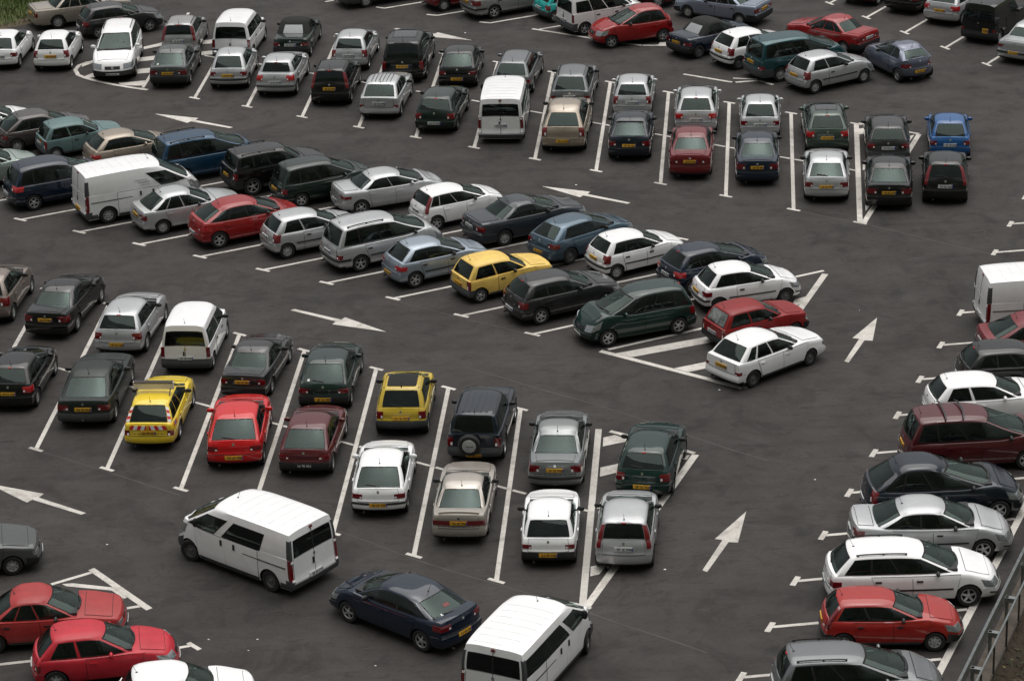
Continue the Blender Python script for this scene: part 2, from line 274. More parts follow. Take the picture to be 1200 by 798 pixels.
    def wrap(s, rear, gh, v0, a0, a1, sx, off=.012, both=(1,-1)):
        """lamp or bumper wrapped round an end of the car; a = height parameter range"""
        out = []
        for sg in both:
            V = []; F = []
            pts = []
            vlist = [v0+(1-v0)*k/4 for k in range(5)] if v0>-1 else [-1+2*k/12 for k in range(13)]
            nt = 5
            for v in vlist:
                col = []
                for j in range(nt+1):
                    t = a0+(a1-a0)*j/nt
                    if v0>-1: p = s.pos(('GR' if gh else 'R') if rear else ('GF' if gh else 'F'), v*sg, t)
                    else: p = s.pos('R' if rear else 'F', v*sg, t)
                    k = abs(v)**6
                    ox = -1 if rear else 1
                    p = (p[0]+ox*off, p[1]+sg*math.copysign(off*k, v), p[2]+(off*.3 if gh else 0))
                    col.append(p)
                pts.append(col)
            def sidecols(sgn):
                cs = []
                for q in range(1,5):
                    col = []
                    for j in range(nt+1):
                        t = a0+(a1-a0)*j/nt
                        if gh:
                            u = -1+sx*q/4 if rear else 1-sx*q/4
                            p = s.pos('GS',u,t,sgn)
                        else:
                            x = s.endr(t,1)+sx*q/4 if rear else s.endf(t,1)-sx*q/4
                            p = s.pos('S',x,t,sgn)
                        g = (1-q/4)**2
                        col.append((p[0]+(-off*g if rear else off*g), p[1]+sgn*off*(1 if q<4 else .0), p[2]+(off*.3 if gh else 0)))
                    cs.append(col)
                return cs
            if v0>-1: pts = pts+sidecols(sg)
            else: pts = sidecols(-1)[::-1]+pts+sidecols(1)
            m = nt+1
            for c in pts: V += c
            for i in range(len(pts)-1):
                for j in range(nt):
                    f = [i*m+j,(i+1)*m+j,(i+1)*m+j+1,i*m+j+1]
                    F.append(f)
            # inner rim so that it has thickness
            b = len(V); cx = s.L/2
            for c in pts:
                for p in (c[0],c[-1]):
                    V.append((p[0]+(off*1.6 if p[0]<cx else -off*1.6), p[1]*(1-off*1.2/max(.3,abs(p[1])) if abs(p[1])>.3 else 1), p[2]))
            for i in range(len(pts)-1):
                F.append([i*m, b+2*i, b+2*i+2, (i+1)*m]); F.append([i*m+nt, (i+1)*m+nt, b+2*i+3, b+2*i+1])
            # orient by outward direction
            cc = (cx,0,.6)
            FF = []
            for f in F:
                p,q,r = V[f[0]],V[f[1]],V[f[2]]
                n = [(q[1]-p[1])*(r[2]-p[2])-(q[2]-p[2])*(r[1]-p[1]), (q[2]-p[2])*(r[0]-p[0])-(q[0]-p[0])*(r[2]-p[2]), (q[0]-p[0])*(r[1]-p[1])-(q[1]-p[1])*(r[0]-p[0])]
                FF.append(f if sum(n[k]*(p[k]-cc[k]) for k in range(3))>0 else f[::-1])
            out.append((V,FF))
            if v0<=-1: break
        return out

OCTY = T(OCTA,plate=.62,tl=(.80,.46,.70,.10))
PUNT5 = T(PUNT,win=((-.90,-.62),(-.56,.02),(.08,.95)),W=1.65,L=3.82,H=1.44,doors=(1.0,1.9,2.9),bp=False)
P206B = T(P206,win=((-.84,-.16),(-.12,.94)),doors=(1.1,1.3,2.9))
CLIO3 = T(CLIO,win=((-.78,-.14),(-.04,.94)),bp=False,doors=(1.05,1.25,2.9))
P405S = T(P405,bump='body',tl=(.70,.62,.84,.05))
P405L = T(LIFT,L=4.50,W=1.73,H=1.40,zr=.95,tl=(.02,.60,.80,.12),plate=.70,xbr=.50,xtr=1.30,sp=BOXY,bR=.08,zm=.88,zc=.90)
PASS = T(SEDN,xbr=.66,xtr=1.55,W=1.75,dz=.1,dzr=.12,bump='strip')
IBI2 = T(GOLF3,L=3.85,W=1.64,H=1.42,wb=2.44,fo=.80,xbr=.14,xtr=.60,xtf=1.95,xbf=2.8,zr=.90,zm=.87,zc=.90,zf=.78,zn=.66,tl=(.80,.56,.8,.08))
C4B = T(PICA,H=1.60,W=1.78,L=4.40,zm=.95,xtr=.80)
P607B = T(P607,xbr=.9)
SUVM = T(JEEP,L=4.40,W=1.82)
P406 = T(P607,L=4.60,W=1.78,H=1.42)

# ---------------------------------------------------------------- data, metres
STRIPS = [["stall_line", -19.765, 83.738, -18.865, 95.538, 0.14],
["line_end_bar", -19.987, 83.892, -19.544, 83.584, 0.13],
["line_end_bar", -19.087, 95.692, -18.644, 95.384, 0.13],
["stall_cross_line", -19.93, 90.067, -19.381, 89.684, 0.11],
["stall_cross_line", -19.217, 89.569, -18.823, 89.295, 0.11],
["stall_line", -17.357, 82.144, -16.457, 93.944, 0.14],
["line_end_bar", -17.578, 82.299, -17.135, 81.99, 0.13],
["line_end_bar", -16.678, 94.099, -16.235, 93.79, 0.13],
["stall_cross_line", -17.522, 88.473, -16.973, 88.09, 0.11],
["stall_cross_line", -16.809, 87.976, -16.415, 87.701, 0.11],
["stall_line", -14.949, 80.551, -14.049, 92.351, 0.14],
["line_end_bar", -15.17, 80.705, -14.727, 80.396, 0.13],
["line_end_bar", -14.27, 92.505, -13.827, 92.196, 0.13],
["stall_cross_line", -15.114, 86.88, -14.565, 86.496, 0.11],
["stall_cross_line", -14.4, 86.382, -14.007, 86.108, 0.11],
["stall_line", -12.546, 78.952, -11.646, 90.752, 0.14],
["line_end_bar", -12.768, 79.106, -12.325, 78.797, 0.13],
["line_end_bar", -11.868, 90.906, -11.425, 90.597, 0.13],
["stall_cross_line", -12.711, 85.281, -12.162, 84.898, 0.11],
["stall_cross_line", -11.998, 84.783, -11.604, 84.509, 0.11],
["stall_line", -10.133, 77.363, -9.248, 89.256, 0.14],
["line_end_bar", -10.354, 77.518, -9.911, 77.209, 0.13],
["line_end_bar", -9.47, 89.41, -9.027, 89.101, 0.13],
["stall_cross_line", -10.306, 83.739, -9.756, 83.355, 0.11],
["stall_cross_line", -9.592, 83.241, -9.198, 82.966, 0.11],
["stall_line", -7.849, 75.8, -6.949, 87.68, 0.14],
["line_end_bar", -8.071, 75.954, -7.628, 75.645, 0.13],
["line_end_bar", -7.171, 87.834, -6.728, 87.525, 0.13],
["stall_cross_line", -8.015, 82.169, -7.465, 81.785, 0.11],
["stall_cross_line", -7.301, 81.671, -6.907, 81.396, 0.11],
["stall_line", -5.4, 74.105, -4.495, 85.942, 0.14],
["line_end_bar", -5.622, 74.26, -5.179, 73.951, 0.13],
["line_end_bar", -4.717, 86.096, -4.274, 85.787, 0.13],
["stall_cross_line", -5.563, 80.452, -5.013, 80.069, 0.11],
["stall_cross_line", -4.849, 79.955, -4.456, 79.68, 0.11],
["stall_line", -3.011, 72.505, -2.105, 84.185, 0.14],
["line_end_bar", -3.232, 72.659, -2.789, 72.35, 0.13],
["line_end_bar", -2.326, 84.339, -1.883, 84.03, 0.13],
["stall_cross_line", -3.173, 78.774, -2.623, 78.39, 0.11],
["stall_cross_line", -2.459, 78.276, -2.066, 78.002, 0.11],
["stall_line", -0.665, 70.804, 0.197, 82.37, 0.14],
["line_end_bar", -0.887, 70.958, -0.444, 70.649, 0.13],
["line_end_bar", -0.024, 82.525, 0.419, 82.216, 0.13],
["stall_cross_line", -0.849, 77.016, -0.3, 76.633, 0.11],
["stall_cross_line", -0.136, 76.518, 0.258, 76.244, 0.11],
["stall_line", 1.692, 69.16, 2.608, 80.643, 0.2],
["line_end_bar", 1.471, 69.314, 1.914, 69.006, 0.13],
["stall_cross_line", 1.494, 75.359, 2.06, 74.964, 0.11],
["stall_line", -13.094, 115.206, -12.044, 126.356, 0.14],
["line_end_bar", -13.318, 115.357, -12.871, 115.055, 0.13],
["line_end_bar", -12.268, 126.507, -11.821, 126.205, 0.13],
["stall_cross_line", -13.19, 121.201, -12.66, 120.843, 0.11],
["stall_cross_line", -12.503, 120.736, -11.948, 120.361, 0.11],
["stall_line", -10.77, 113.827, -9.72, 124.977, 0.14],
["line_end_bar", -10.993, 113.978, -10.546, 113.676, 0.13],
["line_end_bar", -9.943, 125.128, -9.496, 124.826, 0.13],
["stall_cross_line", -10.866, 119.822, -10.336, 119.464, 0.11],
["stall_cross_line", -10.179, 119.357, -9.624, 118.982, 0.11],
["stall_line", -8.377, 112.221, -7.327, 123.371, 0.14],
["line_end_bar", -8.601, 112.373, -8.153, 112.07, 0.13],
["line_end_bar", -7.551, 123.523, -7.103, 123.22, 0.13],
["stall_cross_line", -8.473, 118.217, -7.943, 117.858, 0.11],
["stall_cross_line", -7.786, 117.751, -7.231, 117.376, 0.11],
["stall_line", -5.973, 110.647, -4.923, 121.797, 0.14],
["line_end_bar", -6.196, 110.799, -5.749, 110.496, 0.13],
["line_end_bar", -5.146, 121.949, -4.699, 121.646, 0.13],
["stall_cross_line", -6.069, 116.643, -5.539, 116.284, 0.11],
["stall_cross_line", -5.381, 116.178, -4.826, 115.802, 0.11],
["stall_line", -3.61, 109.142, -2.56, 120.292, 0.14],
["line_end_bar", -3.833, 109.293, -3.386, 108.99, 0.13],
["line_end_bar", -2.783, 120.443, -2.336, 120.14, 0.13],
["stall_cross_line", -3.706, 115.137, -3.176, 114.778, 0.11],
["stall_cross_line", -3.019, 114.672, -2.464, 114.296, 0.11],
["stall_line", -1.251, 107.645, -0.201, 118.795, 0.14],
["line_end_bar", -1.475, 107.797, -1.028, 107.494, 0.13],
["line_end_bar", -0.425, 118.947, 0.022, 118.644, 0.13],
["stall_cross_line", -1.348, 113.64, -0.818, 113.282, 0.11],
["stall_cross_line", -0.66, 113.175, -0.105, 112.8, 0.11],
["stall_line", 1.142, 106.024, 2.149, 117.102, 0.14],
["line_end_bar", 0.919, 106.175, 1.366, 105.872, 0.13],
["line_end_bar", 1.926, 117.253, 2.373, 116.951, 0.13],
["stall_cross_line", 1.025, 111.983, 1.555, 111.624, 0.11],
["stall_cross_line", 1.712, 111.518, 2.267, 111.143, 0.11],
["stall_line", 3.489, 104.413, 4.546, 115.473, 0.14],
["line_end_bar", 3.266, 104.564, 3.713, 104.262, 0.13],
["line_end_bar", 4.322, 115.625, 4.769, 115.322, 0.13],
["stall_cross_line", 3.396, 110.363, 3.926, 110.005, 0.11],
["stall_cross_line", 4.084, 109.898, 4.639, 109.523, 0.11],
["stall_line", 5.892, 102.718, 6.914, 113.846, 0.14],
["line_end_bar", 5.668, 102.869, 6.116, 102.566, 0.13],
["line_end_bar", 6.69, 113.997, 7.137, 113.695, 0.13],
["stall_cross_line", 5.782, 108.702, 6.312, 108.344, 0.11],
["stall_cross_line", 6.469, 108.237, 7.024, 107.862, 0.11],
["stall_line", 8.267, 101.112, 9.321, 112.192, 0.14],
["line_end_bar", 8.043, 101.264, 8.491, 100.961, 0.13],
["line_end_bar", 9.097, 112.344, 9.545, 112.041, 0.13],
["stall_cross_line", 8.173, 107.073, 8.703, 106.714, 0.11],
["stall_cross_line", 8.86, 106.608, 9.415, 106.232, 0.11],
["stall_line", 10.653, 99.406, 11.714, 110.586, 0.14],
["line_end_bar", 10.429, 99.557, 10.876, 99.255, 0.13],
["line_end_bar", 11.49, 110.738, 11.937, 110.435, 0.13],
["stall_cross_line", 10.562, 105.417, 11.092, 105.058, 0.11],
["stall_cross_line", 11.25, 104.951, 11.804, 104.576, 0.11],
["stall_line", 12.927, 97.806, 14.182, 108.963, 0.2],
["line_end_bar", 12.703, 97.957, 13.151, 97.655, 0.13],
["line_end_bar", 13.958, 109.115, 14.405, 108.812, 0.13],
["stall_cross_line", 12.933, 103.805, 13.463, 103.446, 0.11],
["stall_line", -23.183, 104.352, -12.805, 109.191, 0.13],
["line_end_bar", -23.431, 104.52, -22.934, 104.184, 0.13],
["line_end_bar", -13.054, 109.359, -12.557, 109.023, 0.13],
["stall_line", -20.809, 102.751, -10.432, 107.59, 0.13],
["line_end_bar", -21.057, 102.919, -20.56, 102.583, 0.13],
["line_end_bar", -10.68, 107.758, -10.183, 107.422, 0.13],
["stall_line", -18.435, 101.15, -8.058, 105.989, 0.13],
["line_end_bar", -18.684, 101.318, -18.186, 100.982, 0.13],
["line_end_bar", -8.306, 106.157, -7.809, 105.821, 0.13],
["stall_line", -16.016, 99.619, -5.638, 104.458, 0.13],
["line_end_bar", -16.264, 99.787, -15.767, 99.451, 0.13],
["line_end_bar", -5.887, 104.626, -5.39, 104.29, 0.13],
["stall_line", -13.613, 98.114, -3.236, 102.953, 0.13],
["line_end_bar", -13.862, 98.282, -13.365, 97.947, 0.13],
["line_end_bar", -3.485, 103.121, -2.987, 102.786, 0.13],
["stall_line", -11.242, 96.646, -0.864, 101.485, 0.13],
["line_end_bar", -11.49, 96.813, -10.993, 96.478, 0.13],
["line_end_bar", -1.113, 101.652, -0.616, 101.317, 0.13],
["stall_line", -8.85, 95.124, 1.527, 99.963, 0.13],
["line_end_bar", -9.099, 95.292, -8.602, 94.956, 0.13],
["line_end_bar", 1.278, 100.131, 1.776, 99.795, 0.13],
["stall_line", -6.493, 93.656, 3.884, 98.495, 0.13],
["line_end_bar", -6.742, 93.824, -6.245, 93.489, 0.13],
["line_end_bar", 3.635, 98.663, 4.133, 98.328, 0.13],
["stall_line", -4.102, 91.998, 6.275, 96.837, 0.13],
["line_end_bar", -4.351, 92.166, -3.854, 91.83, 0.13],
["line_end_bar", 6.026, 97.005, 6.523, 96.669, 0.13],
["stall_line", -1.709, 90.23, 8.668, 95.069, 0.13],
["line_end_bar", -1.958, 90.398, -1.46, 90.062, 0.13],
["line_end_bar", 8.42, 95.237, 8.917, 94.901, 0.13],
["stall_line", 0.691, 88.393, 11.069, 93.232, 0.13],
["line_end_bar", 0.443, 88.561, 0.94, 88.226, 0.13],
["stall_line", 3.188, 86.876, 9.9, 90.05, 0.14],
["bay_border_line", 2.916, 86.749, 7.337, 83.373, 0.2],
["bay_border_line", 7.391, 83.369, 11.084, 92.891, 0.22],
["stall_line", 4.748, 62.346, 9.92, 62.935, 0.13],
["line_end_bar", 4.561, 62.079, 4.777, 62.595, 0.16],
["stall_line", 5.766, 64.987, 11.029, 65.586, 0.13],
["line_end_bar", 5.578, 64.719, 5.794, 65.236, 0.16],
["stall_line", 6.784, 67.628, 12.138, 68.238, 0.13],
["line_end_bar", 6.596, 67.36, 6.812, 67.877, 0.16],
["stall_line", 7.734, 70.203, 13.221, 70.828, 0.13],
["line_end_bar", 7.546, 69.936, 7.762, 70.452, 0.16],
["stall_line", 8.819, 72.91, 14.356, 73.541, 0.13],
["line_end_bar", 8.631, 72.642, 8.847, 73.159, 0.16],
["stall_line", 9.895, 75.597, 15.483, 76.234, 0.13],
["line_end_bar", 9.707, 75.33, 9.923, 75.846, 0.16],
["stall_line", 10.967, 78.245, 16.592, 78.886, 0.13],
["line_end_bar", 10.779, 77.978, 10.995, 78.495, 0.16],
["stall_line", 12.053, 80.92, 17.713, 81.565, 0.13],
["line_end_bar", 11.865, 80.653, 12.081, 81.17, 0.16],
["stall_line", 13.148, 83.607, 18.838, 84.255, 0.13],
["line_end_bar", 12.96, 83.339, 13.176, 83.856, 0.16],
["stall_line", 14.231, 86.309, 19.971, 86.963, 0.13],
["line_end_bar", 14.043, 86.042, 14.259, 86.559, 0.16],
["stall_line", 15.307, 88.995, 21.097, 89.654, 0.13],
["line_end_bar", 15.12, 88.727, 15.336, 89.244, 0.16],
["stall_line", 16.347, 91.71, 22.237, 92.381, 0.13],
["line_end_bar", 16.16, 91.442, 16.376, 91.959, 0.16],
["stall_line", 17.387, 94.424, 23.377, 95.107, 0.13],
["line_end_bar", 17.199, 94.157, 17.416, 94.674, 0.16],
["stall_line", 18.425, 97.183, 24.537, 97.879, 0.13],
["line_end_bar", 18.237, 96.915, 18.453, 97.432, 0.16],
["stall_line", 19.463, 99.941, 25.697, 100.651, 0.13],
["line_end_bar", 19.275, 99.674, 19.491, 100.19, 0.16],
["bay_border_line", 7.661, 57.241, 24.641, 97.833, 0.2],
["bay_border_line", 2.958, 80.443, 5.46, 78.635, 0.16],
["bay_border_line", 1.803, 69.103, 5.48, 78.542, 0.22],
["bay_border_line", 13.051, 97.741, 16.486, 107.392, 0.2],
["bay_border_line", 14.272, 108.996, 16.494, 107.443, 0.14],
["bay_border_line", -12.214, 72.336, -10.295, 69.811, 0.2],
["stall_line", -13.246, 71.505, -12.1, 72.197, 0.13],
["stall_line", -11.59, 69.755, -10.51, 70.049, 0.13],
["line_end_bar", -9.039, 67.841, -8.692, 67.442, 0.14],
["stall_line", -11.044, 67.092, -8.922, 67.692, 0.12],
["stall_line", -15.345, 66.787, -12.666, 67.226, 0.13],
["line_end_bar", -5.776, 127.865, -5.412, 127.627, 0.13],
["stall_line", -5.412, 127.627, 0.026, 130.163, 0.13],
["line_end_bar", -3.414, 126.385, -2.941, 126.179, 0.13],
["stall_line", -2.941, 126.179, 2.497, 128.714, 0.13],
["line_end_bar", -0.985, 124.921, -0.52, 124.706, 0.13],
["stall_line", -0.52, 124.706, 4.918, 127.242, 0.13],
["stall_line", -8.21, 129.052, -2.773, 131.588, 0.13],
["bay_border_line", 1.389, 123.54, 3.947, 121.837, 0.14],
["stall_line", 1.703, 123.465, 6.688, 125.789, 0.13],
["bay_border_line", 3.945, 121.773, 5.531, 120.849, 0.14],
["bay_border_line", 5.568, 120.832, 6.153, 120.499, 0.14],
["bay_border_line", 6.191, 120.494, 7.236, 120.363, 0.14],
["bay_border_line", 7.701, 116.189, 9.666, 114.853, 0.14],
["bay_border_line", 9.809, 114.838, 10.795, 114.963, 0.16],
["bay_border_line", 9.748, 115.395, 10.739, 115.145, 0.13],
["bay_border_line", 10.83, 114.959, 11.346, 114.321, 0.14],
["line_end_bar", 14.923, 126.265, 15.218, 125.743, 0.13],
["stall_line", 15.071, 126.004, 18.016, 130.289, 0.13],
["line_end_bar", 16.296, 123.835, 16.591, 123.312, 0.13],
["stall_line", 16.444, 123.573, 19.389, 127.859, 0.13],
["line_end_bar", 17.682, 121.363, 17.976, 120.84, 0.13],
["stall_line", 17.829, 121.101, 20.774, 125.387, 0.13],
["line_end_bar", 19.105, 118.93, 19.399, 118.407, 0.13],
["stall_line", 19.252, 118.668, 22.197, 122.954, 0.13],
["line_end_bar", 20.486, 116.412, 20.78, 115.889, 0.13],
["stall_line", 20.633, 116.151, 23.578, 120.436, 0.13],
["stall_line", -15.462, 116.896, -14.512, 127.996, 0.13]]
POLYS = [["hatching_stripe", [[-16.04, 119.525],
[-15.214, 119.72],
[-15.26, 118.983],
[-15.971, 118.891]]],
["hatching_stripe", [[-16.107, 121.212],
[-15.337, 121.448],
[-15.386, 120.809],
[-16.065, 120.652]]],
["hatching_stripe", [[-16.082, 122.81],
[-15.3, 123.384],
[-15.185, 122.949],
[-16.026, 122.445]]],
["hatching_stripe", [[-16.606, 117.614],
[-15.457, 117.878],
[-15.467, 117.157],
[-16.401, 117.315]]],
["hatching_stripe", [[-13.446, 123.505],
[-12.89, 123.624],
[-12.842, 123.043],
[-13.432, 122.929]]],
["hatching_stripe", [[-13.422, 121.793],
[-12.708, 121.949],
[-12.703, 121.357],
[-13.395, 121.288]]],
["hatching_stripe", [[-18.189, 118.797],
[-17.83, 119.267],
[-17.701, 118.63],
[-18.031, 118.497]]],
["hatching_stripe", [[-18.53, 120.609],
[-18.067, 121.139],
[-18.02, 120.755],
[-18.497, 120.143]]],
["hatching_stripe", [[3.421, 86.529],
[6.4, 87.62],
[7.51, 88.074],
[7.467, 87.564],
[6.53, 87.136],
[3.92, 86.167]]],
["hatching_stripe", [[5.261, 85.142],
[6.388, 85.593],
[7.185, 85.913],
[7.283, 85.412],
[6.396, 85.092],
[5.702, 84.804]]],
["hatching_stripe", [[9.613, 90.115],
[9.78, 90.661],
[10.227, 90.914],
[9.928, 90.184]]],
["hatching_stripe", [[2.728, 80.006],
[3.087, 80.165],
[3.596, 79.733],
[2.687, 79.371]]],
["hatching_stripe", [[2.546, 77.877],
[3.254, 78.167],
[3.225, 77.585],
[2.507, 77.255]]],
["hatching_stripe", [[4.102, 75.494],
[4.428, 75.941],
[4.335, 75.476],
[4.191, 75.388]]],
["hatching_stripe", [[5.062, 78.433],
[5.312, 78.565],
[5.198, 78.241],
[5.062, 78.251]]],
["hatching_stripe", [[2.349, 75.443],
[2.62, 75.564],
[2.603, 75.183],
[2.335, 75.104]]],
["hatching_stripe", [[2.006, 71.475],
[2.521, 71.646],
[2.228, 70.994],
[1.971, 70.897]]],
["hatching_stripe", [[14.197, 108.326],
[14.539, 108.449],
[14.453, 107.771],
[14.112, 107.649]]],
["hatching_stripe", [[16.013, 107.191],
[16.294, 107.37],
[15.993, 106.57],
[15.934, 106.576]]],
["hatching_stripe", [[13.827, 104.113],
[14.061, 104.189],
[13.979, 103.556],
[13.747, 103.481]]],
["hatching_stripe", [[13.356, 99.636],
[13.575, 99.661],
[13.283, 99.005]]],
["hatching_stripe", [[-12.939, 71.498],
[-12.64, 71.528],
[-11.452, 71.186],
[-11.248, 70.98],
[-10.953, 70.593],
[-11.072, 70.488],
[-11.48, 71.01],
[-12.8, 71.36]]],
["hatching_stripe", [[6.967, 120.888],
[7.279, 120.885],
[7.253, 120.475],
[6.888, 120.516]]]]
ARROWS = [[5.191, 70.968, 6.676, 74.59], [10.899, 85.185, 12.374, 88.808], [-7.557, 91.284, -4.256, 89.023], [-12.881, 75.917, -16.089, 78.222], [4.577, 100.683, 1.346, 102.88], [-11.223, 111.132, -14.58, 113.278], [-4.817, 124.327, -1.335, 122.134]]
ARROW = [[1.0, 0.0], [0.5032, 0.0849], [0.5049, 0.0265], [0.0073, 0.02], [-0.0073, -0.02], [0.4858, -0.0253], [0.4991, -0.0929]]
CURVE = [[-18.005, 120.949], [-18.361, 120.77], [-18.645, 120.397], [-18.733, 119.757], [-18.514, 118.999], [-18.13, 118.532], [-17.607, 118.053], [-16.897, 117.527], [-16.104, 117.024], [-15.226, 116.545]]
GRASS = [[-23.241, 126.399], [-23.073, 126.582], [-22.414, 126.911], [-21.751, 127.241], [-21.103, 127.987], [-20.501, 129.448], [-19.773, 131.646]]
JOINTS = [[[-5.21, 74.23], [-3.01, 72.29], [0.7, 69.72], [4.93, 66.32]], [[-14.94, 80.46], [-12.54, 78.81], [-10.09, 76.96]], [[-4.11, 91.83], [-1.73, 90.08], [0.58, 88.38]], [[-1.57, 85.83], [2.64, 82.43], [7.64, 77.95]], [[10.64, 99.32], [12.99, 97.75], [17.38, 94.07]], [[12.08, 113.09], [14.57, 113.05], [17.55, 111.6]]]
LITTER = [[-11.94, 73.86, 0.07, "white scrap left of the white driving van, in the lower left aisle"], [-1.64, 123.3, 0.1, "pale scrap beside the arrow head in the top aisle"], [2.66, 102.89, 0.09, "white scrap above the arrow in the middle aisle"], [4.08, 71.15, 0.09, "white scrap in front of the silver hatchback on the hatched bay"], [-8.49, 67.99, 0.06, "small white scrap at the lower left, right of the pinkish red hatchback"], [8.91, 76.55, 0.06, "small white scrap in the right-hand aisle, left of the navy rounded hatchback"], [-3.92, 66.24, 0.06, "small white scrap below the dark navy liftback"], [11.86, 89.49, 0.05, "small pale scrap left of the arrow tip in the right-hand aisle"], [-7.16, 67.9, 0.07, "white scrap at the left of the navy liftback in the lower aisle"], [6.59, 83.3, 0.08, "pale scrap under the corner of the white old hatchback on the hatched triangle"], [-7.37, 67.3, 0.05, "tiny scrap near the bottom edge between the driving vehicles"]]
